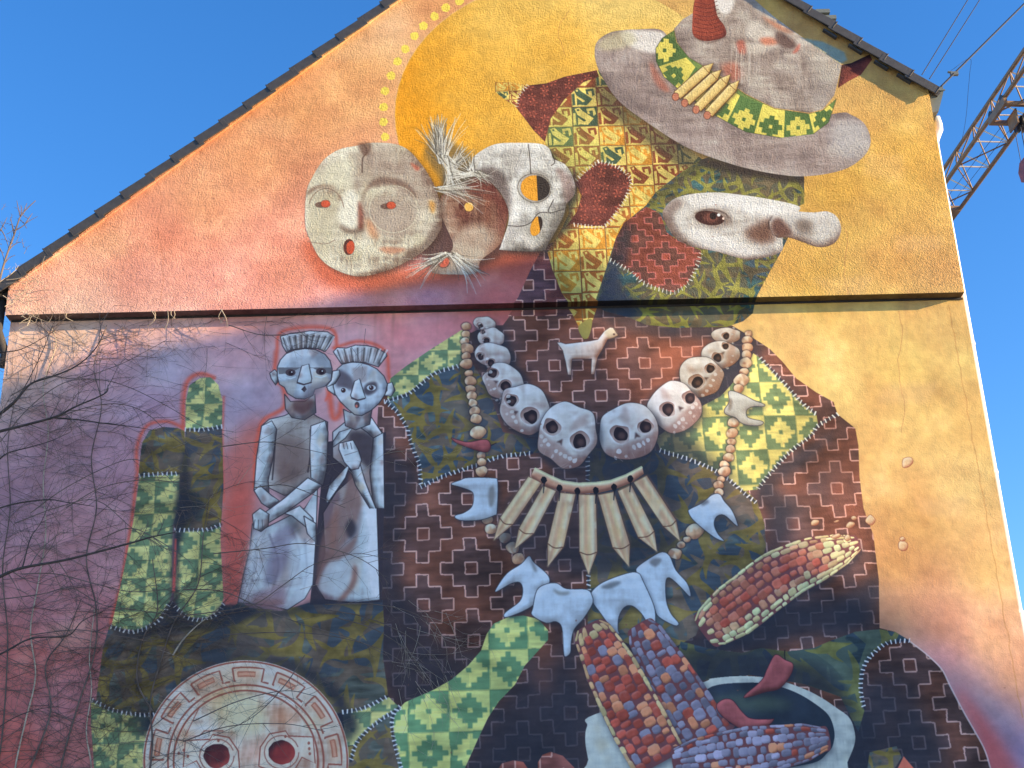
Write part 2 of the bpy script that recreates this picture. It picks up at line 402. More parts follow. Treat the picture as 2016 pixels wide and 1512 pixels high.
def bird_cloth(m, o, T=50.0, Th=48.0):
    """tiles of two colours, each with a small angular bird and a hook"""
    ye, am, br, gr = L(246, 222, 120), L(232, 160, 60), L(150, 78, 50), L(70, 95, 75)
    put(m, am, 1.0); oc = cpts([o])[0]; rs = np.random.RandomState(3)
    x_0 = int((m.x-oc[0])//T); x_1 = int((m.x+m.a.shape[1]-oc[0])//T)+1; y_0 = int((m.y-oc[1])//Th); y_1 = int((m.y+m.a.shape[0]-oc[1])//Th)+1
    def P(pts, X, Y): return np.array([(X+a*T, Y+b*Th) for a, b in pts])
    for j in range(y_0, y_1):
        for i in range(x_0, x_1):
            X, Y = oc[0]+i*T, oc[1]+j*Th; inv = (i+j) % 2
            up = (Y < cpts([(1200, 330)])[0][1])
            dk = [am, br, br, gr][rs.randint(4)] if up else [am, lerp(am, br, .6)][rs.randint(2)]
            bgc, fgc = (ye, dk) if inv else (dk, ye)
            def pf(pts, c, smooth=False):
                q = P(pts, X, Y); q = sm(q, 3) if smooth else q
                s_ = raster(q)
                if s_ is None: return
                s_ = inter(s_, m)
                if s_ is not None: put(s_, c, 0.95)
            pf([(0, 0), (1, 0), (1, 1), (0, 1)], bgc)
            pf([(.12, .12), (.3, .05), (.42, .22), (.85, .62), (.6, .95), (.3, .9), (.55, .72), (.22, .42)], fgc)      # bird
            pf([(.04, .35), (.14, .32), (.16, .92), (.05, .95)], fgc); pf([(.24, .56), (.48, .8), (.22, .95)], fgc)
            pf([(.58, .12), (.9, .08), (.95, .4), (.85, .5), (.82, .2), (.68, .24), (.72, .4), (.62, .38)], fgc)        # hook
            pf([(.2, .14), (.28, .12), (.29, .22), (.22, .24)], bgc)
            for q in ([(0, 0), (1, 0), (1, .035), (0, .035)], [(0, 0), (.035, 0), (.035, 1), (0, 1)]): pf(q, lerp(br, gr, .3))
    c = CAN[m.sl]; c *= 1+(m.a*(0.5*N_MID[m.sl]+0.3*N_FINE[m.sl]))[..., None]
def flower_cloth(m, seed, base=None, line=None, step=27):
    base = L(112, 60, 52) if base is None else base; line = L(214, 110, 84) if line is None else line
    put(m, base*(1+0.8*N_MID[m.sl]+0.4*N_ST[m.sl])[..., None]); rs = np.random.RandomState(seed)
    for y in range(m.y, m.y+m.a.shape[0], step):
        for x in range(m.x, m.x+m.a.shape[1], step):
            cx, cy = x+rs.uniform(4, step-4), y+rs.uniform(4, step-4); a0 = rs.rand()*6
            for k in range(5):
                a = a0+k*1.2566; q = np.array([(cx, cy), (cx+7*math.cos(a-.3), cy+7*math.sin(a-.3)), (cx+11*math.cos(a), cy+11*math.sin(a)), (cx+7*math.cos(a+.3), cy+7*math.sin(a+.3))])
                s_ = raster(q); i_ = raster(q*0.62+np.array([cx, cy])*0.38) if True else None
                s_ = inter(s_, m) if s_ is not None else None
                if s_ is not None: put(s_, line, 0.8)
                i_ = Mask(i_.x, i_.y, i_.a) if i_ is not None else None
                i_ = inter(i_, m) if i_ is not None else None
                if i_ is not None: put(i_, base, 0.7)
WHITE_S = S(205, 225, 245)
def stitch(pts, sp=9.0, ln=9.0, w=2.4, col=None, dark=True, smooth=True, mode=S):
    p = smo(pts, 8) if smooth else np.asarray(pts, float)
    if dark: stroke(pts, 5, S(28, 38, 62), 0.75, soft_=1, smooth=smooth)
    d = np.hypot(*np.diff(p, axis=0).T); s = np.concatenate([[0], np.cumsum(d)]); n = int(s[-1]/sp)
    col = (S(205, 215, 228) if mode is S else L(250, 246, 225)) if col is None else col
    for k in range(n+1):
        t = k*sp; x = np.interp(t, s, p[:, 0]); y = np.interp(t, s, p[:, 1]); x2 = np.interp(t+1, s, p[:, 0]); y2 = np.interp(t+1, s, p[:, 1])
        dx, dy = x2-x, y2-y
        if dx == 0 and dy == 0: dx, dy = 1, 0
        l = math.hypot(dx, dy); nx, ny = -dy/l, dx/l; j = RS.uniform(-.35, .35); c, s_ = math.cos(j), math.sin(j); nx, ny = nx*c-ny*s_, nx*s_+ny*c
        stroke([(x-nx*ln/2, y-ny*ln/2), (x+nx*ln/2, y+ny*ln/2)], w*RS.uniform(.7, 1.3), col, 0.95)
NAVY = S(33, 42, 60)
# ------------------------------------------------------------------ the painting itself
def shape(name, pts, smooth=False, label=None, sheet=True):
    if sheet: sheet_of(name, pts, smooth, label)
    return mk(pts, smooth)
RED_S, RED_L = S(165, 82, 76), L(205, 95, 70)
# sun disc and its beads
disc = ell(1113, 225, 336, 265, n=60); m = shape('painted_sun_disc', disc, label='painted amber sun disc behind the masks')
yy, xx = np.mgrid[m.y:m.y+m.a.shape[0], m.x:m.x+m.a.shape[1]]; c0 = cpts([(800, 250)])[0]; c1 = cpts([(1200, 40)])[0]
t = np.clip(((xx-c0[0])*(c1[0]-c0[0])+(yy-c0[1])*(c1[1]-c0[1]))/((c1-c0)**2).sum()+N_BIG[m.sl]*0.9, 0, 1)[..., None]
put(m, (L(240, 164, 36)*(1-t)+L(240, 205, 115)*t)*(1+0.15*N_MID[m.sl]+0.10*N_FINE[m.sl])[..., None])
stroke(disc[28:50], 2.5, L(236, 205, 150), 0.5, soft_=1)
for x, y in ((904.6, 2), (877.8, 15), (855.5, 32), (833.6, 51), (815.8, 71), (797.8, 96), (782.6, 121), (770, 149), (758, 179), (755, 210.6), (755, 240), (758, 269), (928, -12)):
    e = ell(x, y, 8.6, 8.2, jit=.2); put(shape('painted_yellow_dot', e, True), L(250, 226, 92), 0.95)
# warm red under the masks and around the hand, the two figures and the arm
soft([(600, 470), (640, 560), (760, 570), (900, 555), (1010, 520), (1080, 490), (1000, 490), (760, 530)], L(214, 105, 72), 12, 0.8)
soft([(438, 900), (520, 820), (500, 1000), (480, 1120), (465, 1200), (445, 1190), (437, 1050)], S(146, 86, 86), 18, 0.8)
soft([(440, 1000), (495, 960), (478, 1150), (455, 1210), (441, 1180)], S(150, 78, 78), 10, 0.6)
for path, w in (([(272, 930), (270, 880), (290, 838), (330, 830), (360, 842)], 9), ([(360, 850), (362, 790), (370, 750), (395, 735), (425, 745)], 12), ([(236, 1160), (258, 1030), (271, 930)], 8), ([(216, 1230), (236, 1160)], 8), ([(440, 990), (438, 860), (440, 780)], 5),
                ([(508, 850), (520, 825), (560, 800), (556, 760), (540, 745), (545, 690)], 12), ([(545, 690), (552, 655), (600, 645), (655, 650), (664, 690)], 9), ([(655, 685), (710, 672), (758, 690), (766, 740), (772, 770)], 9), ([(500, 960), (504, 880), (512, 845)], 12), ([(648, 760), (655, 820), (668, 815), (672, 790)], 14), ([(655, 760), (640, 790)], 8)):
    stroke(np.asarray(path)+RS.uniform(-2, 2, (len(path), 2)), w, S(160, 84, 80), 0.6, soft_=2, smooth=True); stroke(path, w*.4, S(172, 84, 74), 0.6, soft_=1, smooth=True)
soft([(1880, 1350), (1930, 1400), (1985, 1480), (2020, 1560), (1950, 1560), (1925, 1460)], S(146, 76, 84), 12, 0.8)
soft([(770, 655), (880, 628), (960, 622), (900, 655), (820, 690)], S(175, 112, 130), 10, 0.5)

# ---- the big body in stepped-cross cloth
BODY = [(1150,590),(1078,585),(1020,600),(990,640),(960,640),(905,665),(830,715),(765,760),(745,790),(742,850),(740,900),(738,1000),(738,1180),(740,1250),(745,1330),(770,1400),(900,1460),(900,1600),(2000,1600),(1950,1512),(1936,1470),(1900,1406),(1872,1353),(1854,1317),
        (1825,1289),(1790,1260),(1762,1243),(1731.5,1235.7),(1730,1140),(1719,1051),(1715,1065),(1700,1000),(1692,938),(1690,877),(1684,843),(1649,815),(1641,791),(1607,772),(1567,744),(1540,711),(1515,686),(1481,664),(1440,640),(1420,600)]
BODY = [q for q in BODY if q != (1715, 1065)]
bm_ = shape('painted_cross_cloth', BODY, label='painted brown cloth with pink stepped crosses')
cross_cloth(bm_)
up_ = shape('painted_cross_cloth', [(1070, 485), (1092, 475), (1120, 560), (1130, 622), (1000, 622), (1020, 585), (1045, 530)]); cross_cloth(up_, o=(1040, 560), base=S(90, 62, 70), ins=S(68, 58, 74))
# sunlit side a fresher brown
soft([(1481, 664), (1567, 744), (1649, 815), (1690, 877), (1700, 1000), (1725, 1100), (1640, 1080), (1560, 960), (1610, 840)], L(140, 70, 50), 22, 0.15, clip=bm_)
soft([(1010, 650), (1200, 640), (1420, 660), (1400, 720), (1250, 800), (1150, 780), (1050, 740)], S(120, 80, 74), 26, 0.15, clip=bm_)
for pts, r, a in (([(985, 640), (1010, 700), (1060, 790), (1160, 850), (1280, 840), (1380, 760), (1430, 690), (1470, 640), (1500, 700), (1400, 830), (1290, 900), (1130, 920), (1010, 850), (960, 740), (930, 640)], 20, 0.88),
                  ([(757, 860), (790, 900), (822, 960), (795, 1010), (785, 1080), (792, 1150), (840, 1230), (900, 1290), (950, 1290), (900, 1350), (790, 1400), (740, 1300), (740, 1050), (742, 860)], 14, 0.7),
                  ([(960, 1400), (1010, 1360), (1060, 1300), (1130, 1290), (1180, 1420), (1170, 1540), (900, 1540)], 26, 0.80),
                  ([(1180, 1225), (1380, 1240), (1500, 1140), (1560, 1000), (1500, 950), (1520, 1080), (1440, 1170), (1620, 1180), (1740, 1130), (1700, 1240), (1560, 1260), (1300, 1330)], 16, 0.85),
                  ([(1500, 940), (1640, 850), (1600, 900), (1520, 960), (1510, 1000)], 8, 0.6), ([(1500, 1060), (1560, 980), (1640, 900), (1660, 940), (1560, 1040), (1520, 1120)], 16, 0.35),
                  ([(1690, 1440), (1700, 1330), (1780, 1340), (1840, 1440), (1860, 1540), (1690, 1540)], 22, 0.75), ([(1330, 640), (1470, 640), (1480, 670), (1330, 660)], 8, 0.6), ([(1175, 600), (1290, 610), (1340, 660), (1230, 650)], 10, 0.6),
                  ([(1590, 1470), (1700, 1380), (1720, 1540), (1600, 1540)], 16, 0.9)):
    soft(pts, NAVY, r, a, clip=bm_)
for x, y, rx, ry, a in ((1330, 700, 60, 28, .55), (1300, 760, 50, 18, .3), (1065, 1250, 26, 70, .4), (1068, 1335, 16, 26, .5), (900, 1200, 70, 30, .3), (850, 1080, 40, 60, .2), (1660, 960, 30, 60, .3)):
    soft(ell(x, y, rx, ry, -15), S(134, 88, 74), 14, a*.7, clip=bm_)
# brush streaks in the dark folds
for _ in range(90):
    x, y = RS.uniform(780, 1700), RS.uniform(640, 1500); stroke([(x, y), (x+RS.uniform(30, 90), y-RS.uniform(5, 50))], 2.5, S(84, 74, 88), 0.16, w2=1, soft_=1, clip=bm_)

# ---- patches
P = [(760,791),(806,773),(853,737),(902,721),(930,716),(960,760),(990,850),(1075,870),(1080,889),(1050,891),(983,899),(940,916),(878,935),(829,958),(824,910),(811,878),(801,842),(783,814)]
m = shape('painted_camo_patch', P, label='painted olive and teal camouflage patch on the left shoulder'); camo_cloth(m, 5, base=S(62, 86, 100), R=30)
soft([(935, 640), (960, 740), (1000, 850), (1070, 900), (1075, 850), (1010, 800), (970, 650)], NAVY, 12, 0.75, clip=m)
P = [(768,745),(800,720),(847,688),(909,649),(925,660),(917,703),(904,720),(853,735),(806,772),(762,788)]
m = shape('painted_green_patch', P, label='painted green stepped patch on the left shoulder'); green_cloth(m, (880, 690), 60, 54)
P = [(1157,878),(1220,890),(1300,886),(1370,903),(1415,925),(1455,950),(1490,985),(1505,1030),(1508,1075),(1495,1115),(1460,1150),(1420,1180),(1385,1210),(1370,1250),(1300,1290),(1220,1260),(1157,1230)]
m = shape('painted_camo_patch', P, label='painted round camouflage patch over the chest'); camo_cloth(m, 9, R=38, base=S(56, 76, 88), olive=S(94, 94, 58), dens=1.3)
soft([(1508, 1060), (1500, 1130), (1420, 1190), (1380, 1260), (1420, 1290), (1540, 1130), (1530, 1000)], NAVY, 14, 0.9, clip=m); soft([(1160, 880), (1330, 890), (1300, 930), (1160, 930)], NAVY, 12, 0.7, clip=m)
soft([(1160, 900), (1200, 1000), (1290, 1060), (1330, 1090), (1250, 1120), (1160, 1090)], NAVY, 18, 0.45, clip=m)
P = [(1483,695),(1497,705),(1537,748),(1577,791),(1607,815),(1611,837),(1595,858),(1555,889),(1515,932),(1491,963),(1463,966),(1432,941),(1408,926),(1361,904),(1331,897),(1300,884),(1290,862),(1380,800),(1418,780),(1437,760),(1470,720)]
m = shape('painted_green_patch', P, label='painted yellow green stepped patch on the right shoulder'); green_cloth(m, (1443, 820), 63, 74, li=lerp(S(160, 166, 104), L(238, 222, 128), .6), dk=lerp(S(70, 102, 92), L(128, 140, 86), .6))
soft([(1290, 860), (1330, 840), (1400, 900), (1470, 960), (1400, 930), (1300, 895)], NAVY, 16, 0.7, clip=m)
# ---- the big hand
HAND = [([(273,936),(276,900),(280,871),(294,847),(322,840),(349,842),(363,848),(366,890),(358,934),(320,931)], 'c', 'painted_camo_patch', 'painted camouflage tip of the left finger'),
 ([(275,936),(354,932),(353,995),(341,1030),(339,1082),(339,1164),(332,1195),(318,1212),(298,1232),(274,1242),(219,1234),(234,1167),(249,1098),(263,1023)], 'g', 'painted_green_patch', 'painted green stepped patch down the left finger'),
 ([(365,844),(366,789),(373,758),(394,744),(414,742),(430,757),(438,789),(437,839),(400,845)], 'g', 'painted_green_patch', 'painted green stepped tip of the right finger'),
 ([(365,845),(437,840),(440,960),(435,1031),(414,1039),(352,1043),(341,1031),(353,995),(354,933),(364,892)], 'c', 'painted_camo_patch', 'painted camouflage patch on the right finger'),
 ([(347,1043),(414,1041),(435,1032),(434,1064),(440,1177),(432,1201),(408,1216),(373,1216),(353,1202),(342,1177),(349,1098)], 'g', 'painted_green_patch', 'painted green stepped base of the right finger'),
 ([(215,1233),(258,1243),(291,1235),(317,1217),(337,1186),(356,1209),(396,1220),(422,1209),(438,1189),(455,1196),(474,1183),(491,1196),(553,1202),(618,1183),(680,1182),(753,1180),(756,1225),(754,1291),(764,1369),(717,1392),(677,1401),(600,1420),(450,1420),(307,1406),(275,1405),(225,1397),(189,1378),(203,1275)], 'c', 'painted_camo_patch', 'painted camouflage palm above the round shield'),
 ([(180,1376),(225,1398),(275,1406),(307,1407),(340,1420),(285,1560),(187,1560),(184,1487),(179,1422)], 'g', 'painted_green_patch', 'painted green stepped cuff left of the round shield'),
 ([(675,1402),(717,1393),(765,1371),(787,1392),(749,1416),(717,1442),(700,1465),(680,1468)], 'g', 'painted_green_patch', 'painted green stepped wedge right of the round shield'),
 ([(787,1393),(749,1417),(717,1443),(700,1466),(680,1470),(690,1560),(800,1560),(778,1470),(772,1430)], 'c', 'painted_camo_patch', 'painted camouflage patch right of the round shield')]
put(mk([(280,1400),(700,1400),(700,1560),(280,1560)]), NAVY)
for i, (P, k, nm, lab) in enumerate(HAND):
    m = shape(nm, P, label=lab)
    if k == 'c': camo_cloth(m, 20+i, R=[26, 0, 0, 28, 0, 42, 0, 0, 34][i], base=S(66, 82, 88), olive=S(98, 98, 60), brown=S(80, 80, 80), dens=1.3)
    else: green_cloth(m, [(0, 0), (300, 1010), (401, 795), (0, 0), (390, 1100), (0, 0), (240, 1390), (730, 1400)][i] if i < 8 else (0, 0), 66, 66)
hm = mk([(170,1250),(280,850),(365,830),(440,740),(440,1190),(765,1180),(765,1400),(680,1560),(170,1560)])
for pts, r, a in (([(355, 930), (368, 880), (372, 1000), (348, 1100), (342, 1200), (335, 1190), (340, 1040)], 5, .85), ([(365, 960), (400, 990), (380, 1030), (350, 1040)], 8, .7), ([(219, 1233), (258, 1246), (318, 1216), (337, 1186), (360, 1212), (408, 1222), (440, 1190), (500, 1200), (480, 1222), (400, 1240), (250, 1256)], 5, .8),
                  ([(280, 1440), (330, 1370), (400, 1310), (480, 1290), (580, 1300), (660, 1350), (700, 1420), (690, 1440), (640, 1360), (560, 1315), (480, 1300), (400, 1330), (300, 1440)], 9, .95), ([(440, 1215), (520, 1240), (480, 1300), (400, 1290)], 14, .35), ([(330, 1210), (345, 1150), (345, 1060), (352, 1060), (350, 1200)], 3, .6),
                  ([(310, 1400), (270, 1400), (280, 1440), (310, 1430)], 8, .7), ([(660, 1400), (700, 1410), (690, 1460), (670, 1450)], 8, .7)):
    soft(pts, NAVY, r, a, clip=hm)
stroke([(342, 1165), (344, 1110), (346, 1060)], 6, S(170, 80, 84), 0.9, soft_=1, w2=3)
# thumb / arm in green
P = [(797,1382),(854,1357),(889,1337),(921,1310),(947,1280),(958,1248),(972,1227),(1001,1214),(1030,1211),(1060,1218),(1079,1240),(1079,1259),(1060,1280),(1033,1310),(1014,1347),(982,1380),(961,1412),(942,1452),(915,1512),(895,1560),(792,1560),(779,1468),(773,1428),(779,1401)]
m = shape('painted_green_thumb', P, label='painted light green stepped thumb pointing up to the teeth'); green_cloth(m, (961, 1277), 76, 76, li=S(165, 190, 130), dk=S(80, 128, 105))
for P in ([(965,1560),(977,1520),(988,1502),(1010,1496),(1030,1499),(1045,1520),(1050,1560)], [(1059,1560),(1059,1500),(1068,1485),(1084,1479),(1108,1487),(1145,1525),(1150,1560)]):
    m = shape('painted_cross_finger', P, label='painted brown cross cloth finger at the foot of the picture'); cross_cloth(m, o=(1100, 1525), base=S(128, 82, 80), ins=S(112, 78, 82))
# right arm: camouflage sleeve, cross cloth forearm
P = [(1460,1285),(1499,1275),(1549,1282),(1602,1275),(1637,1260),(1684,1243),(1731,1238),(1762,1243),(1790,1260),(1747,1264),(1719,1285),(1701,1310),(1694,1353),(1701,1399),(1690,1440),(1655,1371),(1584,1346),(1478,1328),(1378,1339),(1330,1300),(1340,1262),(1400,1277)]
m = shape('painted_camo_sleeve', P, label='painted camouflage sleeve above the bowl'); camo_cloth(m, 44, R=46, base=S(40, 62, 80), olive=S(84, 96, 62), brown=S(62, 84, 84))
soft([(1340, 1290), (1450, 1270), (1560, 1300), (1640, 1330), (1690, 1440), (1600, 1370), (1400, 1350)], NAVY, 14, 0.85, clip=m)
m = mk([(1758,1530),(1779,1488),(1815,1530)]); put(m, S(190, 100, 92))
m = mk([(1705,1530),(1712,1480),(1765,1468),(1775,1490),(1750,1530)]); camo_cloth(m, 50, R=30)
cloth_edge = [(1649, 815), (1684, 843), (1690, 877), (1692, 938), (1700, 1000), (1719, 1051), (1730, 1140), (1731, 1236)]
stroke([(1790, 1261), (1826, 1289), (1854, 1317), (1872, 1353), (1900, 1406), (1936, 1470), (1950, 1512)], 3, S(170, 175, 195), 0.7, smooth=True)

# ---- stitches
for P, mo in (([(757,790),(806,773),(853,736),(902,720)], S), ([(760,791),(783,812),(801,842),(811,878),(824,910),(829,958)], S), ([(829,958),(878,935),(940,915),(983,899),(1050,891)], S), ([(1157,890),(1157,1000),(1158,1120),(1160,1180)], S),
              ([(1300,886),(1331,896),(1361,905),(1408,926),(1432,941),(1463,968),(1490,990)], S), ([(1497,705),(1537,747),(1577,791),(1607,815)], L), ([(1649,815),(1611,837),(1595,858),(1555,889),(1515,932),(1491,962)], L),
              ([(275,936),(320,932),(354,932)], S), ([(365,845),(400,845),(437,839)], S), ([(345,1043),(385,1043),(414,1041),(437,1031)], S), ([(219,1233),(258,1243),(291,1234),(317,1215),(335,1187),(352,1200),(373,1217),(408,1217),(432,1202),(441,1186)], S),
              ([(182,1378),(225,1398),(275,1406),(312,1405)], S), ([(675,1401),(717,1393),(765,1369)], S), ([(787,1393),(749,1416),(717,1443),(700,1466),(690,1500)], S), ([(787,1390),(773,1410),(773,1440),(779,1470),(790,1512)], S),
              ([(1790,1260),(1747,1265),(1719,1286),(1701,1311),(1694,1352),(1701,1395)], S)):
    stitch(P, mode=mo)

# ---- two pale figures
WS, WH, WD, WB = S(138, 168, 194), S(176, 214, 244), S(66, 72, 86), S(96, 84, 88)
def fig(name, P, base=WS, hi=WH, lo=WD, r=8, smooth=False, label=None, ld=(-0.6, -0.6), sheet=True, edge=.5, streak=.6, k=4.2, out=True):
    m = shape(name, P, smooth, label, sheet); form(m, base, hi, lo, r, ld, edge=edge, streak=streak, k=k)
    facets(m, [hi, lerp(hi, base, .5), lerp(base, lo, .5), S(150, 160, 160), S(104, 96, 104)], 9 if m.a.size > 3000 else 3, .32, 2, .6)
    if out: q = sm(P) if smooth else np.array(P); stroke(np.vstack([q, q[:1]]), 2.2, S(38, 40, 54), 0.8)
    return m
put(mk([(640, 870), (760, 850), (756, 1000), (752, 1185), (610, 1190)]), S(48, 50, 66))
# right figure: robe, body
fig('painted_robe', [(662,968),(700,935),(742,1000),(748,1180),(700,1186),(640,1180),(620,1148),(640,1090),(636,1010)], WS, WH, S(92, 88, 104), 16, label='painted pale robe of the right figure', ld=(0.9, 0))
for P, c, a in (([(676,980),(690,930),(712,980),(700,1070),(672,1100),(640,1130),(622,1150),(636,1050)], S(96, 82, 88), .8), ([(684,1060),(700,1030),(712,1000),(704,1050),(668,1082)], S(120, 140, 165), .7), ([(680,1040),(690,1020),(702,1040),(690,1060)], S(40, 44, 60), .85), ([(628,1150),(650,1105),(690,1110),(694,1140),(670,1170),(640,1168)], S(140, 166, 192), .85), ([(696,1112),(704,1120),(700,1150),(676,1182),(664,1182),(688,1150)], S(104, 84, 86), .85), ([(654,1010),(668,985),(662,1060),(650,1090)], S(110, 90, 92), .7)):
    soft(P, c, 3, a)
fig('painted_torso', [(655,850),(680,830),(690,812),(728,808),(732,826),(752,850),(752,990),(735,1000),(715,965),(700,905),(680,920),(655,900)], S(110, 118, 132), S(140, 165, 190), WD, 10, label='painted torso of the right figure', ld=(-.5, -.5))
soft([(690, 850), (735, 860), (728, 920), (705, 900), (690, 880)], S(52, 52, 66), 4, .9)
for P in ([(655,870),(668,850),(694,842),(680,862),(656,880)], [(705,838),(732,822),(752,852),(735,862),(722,850)], [(735,862),(755,852),(757,1000),(735,1000),(728,930)], [(648,955),(680,920),(690,912),(680,940),(645,990),(640,985),(655,930)], [(690,925),(708,910),(720,950),(740,1000),(728,1000),(700,955)]):
    fig('painted_arm', P, r=6, sheet=False, ld=(.6, -.4))
m = fig('painted_raised_hand', [(667,884),(668,872),(695,866),(705,884),(712,905),(706,922),(692,925),(678,910)], r=4, label='painted raised hand of the right figure')
for x in (675, 682, 690): stroke([(x, 871), (x+3, 884)], 1.6, S(50, 56, 70), .8)
stroke([(678, 896), (704, 888)], 1.4, S(70, 70, 84), .7)
# neck and head, right figure
fig('painted_neck', [(676,805),(690,812),(728,805),(733,802),(728,835),(700,846),(680,838)], S(100, 96, 108), WS, WD, 6, sheet=False)
HEAD2 = [(656,760),(658,740),(664,726),(674,717),(690,713),(708,713),(726,718),(742,726),(756,740),(763,756),(758,776),(746,794),(730,808),(712,818),(698,816),(684,804),(670,790),(660,776)]
fig('painted_ear', [(642,758),(655,756),(664,775),(660,778),(646,768)], r=3, sheet=False); fig('painted_ear', [(762,755),(772,752),(778,768),(770,780),(756,778),(762,768)], r=3, sheet=False)
fig('painted_head', HEAD2, True and S(140, 172, 205), WH, S(74, 84, 104), 10, False, 'painted head of the right figure', (-.2, -.5), k=3)
soft([(662,760),(664,728),(690,740),(700,760),(694,768),(672,762)], S(64, 66, 84), 3, .85); soft([(715,770),(722,755),(740,752),(742,768),(725,778)], S(58, 60, 76), 2, .9)
for x, y in ((676, 768), (731, 763)): put(mk(ell(x, y, 9, 5.5)), S(150, 180, 210)); put(mk(ell(x, y, 4.6, 4.8)), S(52, 42, 52)); put(mk(ell(x-1.5, y-1.5, 1.3, 1.3)), S(210, 225, 240))
P = [(690,778),(698,750),(708,745),(716,772),(720,783),(704,787),(692,782)]; fig('painted_nose', P, S(150, 182, 214), WH, WS, 4, sheet=False); stroke([(691, 783), (704, 788), (719, 784)], 3, S(60, 56, 70), .9)
put(mk(ell(703, 797, 5, 6.5)), S(64, 62, 76)); put(mk(ell(702, 799, 2.4, 3)), S(150, 100, 100))
CR2 = [(656,692),(664,684),(682,685),(700,679),(722,680),(740,684),(760,695),(762,700),(745,722),(720,714),(695,712),(672,716)]
fig('painted_crown', CR2, S(120, 136, 156), WH, WD, 5, False, 'painted pleated crown of the right figure')
for k in range(8):
    x0, x1 = 664+k*13.4, 674+k*10.2; stroke([(x0, 688-4*math.sin(k/7*3.1)), (x1, 715-2*math.sin(k/7*3.1))], 3.2, S(58, 66, 78), .8, w2=1.2); stroke([(x0+5, 688-5*math.sin(k/7*3.1)), (x1+4, 713-2*math.sin(k/7*3.1))], 4, S(165, 198, 225), .7, w2=2)
# left figure
fig('painted_robe', [(497,1030),(520,1040),(600,1000),(625,960),(622,1060),(616,1150),(600,1178),(566,1200),(520,1190),(468,1186),(480,1130),(492,1080)], WS, WH, S(100, 100, 124), 20, label='painted pale robe of the left figure', ld=(.6, -.2))
for P in ([(530,1050),(548,1110),(530,1180)],[(575,1040),(590,1100),(560,1180)],[(505,1050),(500,1120),(486,1180)],[(600,1060),(604,1120),(596,1170)]): stroke(P, 5, S(78, 84, 108), .6, w2=1, soft_=1, smooth=True); stroke(np.array(P)+[6, 0], 6, S(176, 212, 240), .6, w2=1, soft_=2, smooth=True)
for P, c, a in (([(540,1050),(580,1030),(575,1080),(548,1140),(520,1150),(530,1090)], S(92, 98, 130), .7), ([(495,1060),(510,1050),(504,1110),(484,1180),(476,1180)], S(160, 200, 235), .8), ([(575,1060),(612,1080),(608,1160),(580,1180),(570,1120)], S(150, 182, 212), .7), ([(500,1170),(560,1150),(556,1196),(510,1190)], S(112, 104, 128), .7), ([(550,1000),(580,985),(590,1050),(575,1040)], S(56, 64, 76), .6), ([(490,1180),(560,1180),(530,1196)], S(96, 76, 84), .7)):
    soft(P, c, 5, a)
TOR = [(515,838),(530,825),(560,818),(580,808),(605,806),(625,820),(645,830),(645,900),(632,950),(600,965),(560,975),(530,960),(510,900)]
fig('painted_torso', TOR, S(116, 126, 138), S(150, 172, 192), S(58, 60, 72), 14, label='painted bare torso of the left figure', ld=(-.5, -.4))
soft([(545,860),(600,870),(604,930),(580,950),(548,955),(538,900)], S(86, 78, 84), 10, .7); soft([(535,940),(560,975),(605,940),(600,960),(560,985)], S(50, 50, 60), 5, .8)
stroke([(543, 852), (540, 900), (536, 945)], 3.2, S(48, 48, 60), .85); stroke([(611, 845), (612, 890), (606, 930)], 3.2, S(48, 48, 60), .85)
for P in ([(515,838),(535,828),(545,845),(538,900),(528,945),(530,970),(500,965),(505,900)], [(612,838),(640,828),(646,850),(644,920),(636,955),(612,940),(610,880)], [(500,965),(512,955),(535,975),(550,985),(530,1000),(515,990)], [(606,940),(634,955),(616,970),(560,1010),(530,1028),(512,1022),(522,1008),(560,980)], [(560,1010),(590,995),(616,1020),(622,1050),(600,1035),(575,1015)]):
    fig('painted_arm', P, r=7, sheet=False, ld=(-.5, -.6))
for P in ([(497,1012),(512,1000),(530,1012),(528,1035),(514,1046),(500,1040)], [(598,1015),(622,1030),(624,1070),(605,1050)]):
    fig('painted_hand', P, r=4, sheet=False)
for k in range(3): stroke([(502+k*7, 1022), (499+k*9, 1042)], 1.5, S(56, 62, 76), .8)
fig('painted_neck', [(560,775),(572,790),(600,790),(620,775),(622,812),(600,826),(575,822),(562,805)], S(100, 98, 110), S(140, 160, 182), WD, 6, sheet=False); soft([(578,790),(612,784),(615,800),(595,815),(578,806)], S(70, 56, 64), 3, .8)
fig('painted_ear', [(531,734),(541,727),(548,735),(547,752),(543,758),(534,745)], r=3, sheet=False); fig('painted_ear', [(655,730),(668,728),(670,738),(660,755),(642,762),(652,748)], r=3, sheet=False)
HEAD1 = [(546,740),(546,722),(552,708),(563,696),(580,689),(600,686),(622,688),(640,697),(650,710),(654,726),(652,748),(640,760),(620,766),(616,778),(600,785),(582,784),(566,774),(560,762),(550,756)]
fig('painted_head', HEAD1, S(140, 172, 205), WH, S(78, 88, 108), 10, False, 'painted head of the left figure', (-.3, -.6), k=3)
put(mk([(547,723),(653,723),(652,736),(630,732),(616,724),(590,724),(570,735),(549,736)]), S(72, 82, 98), .8)
for x, y in ((572, 733), (632, 731)): put(mk(ell(x, y, 10, 7)), S(60, 58, 72)); put(mk(ell(x+1, y+1, 5, 5)), S(34, 30, 42)); put(mk(ell(x+2.5, y-1, 1.4, 1.4)), S(205, 220, 235)); stroke([(x-12, y+9), (x, y+12), (x+11, y+8)], 3, S(150, 185, 215), .8)
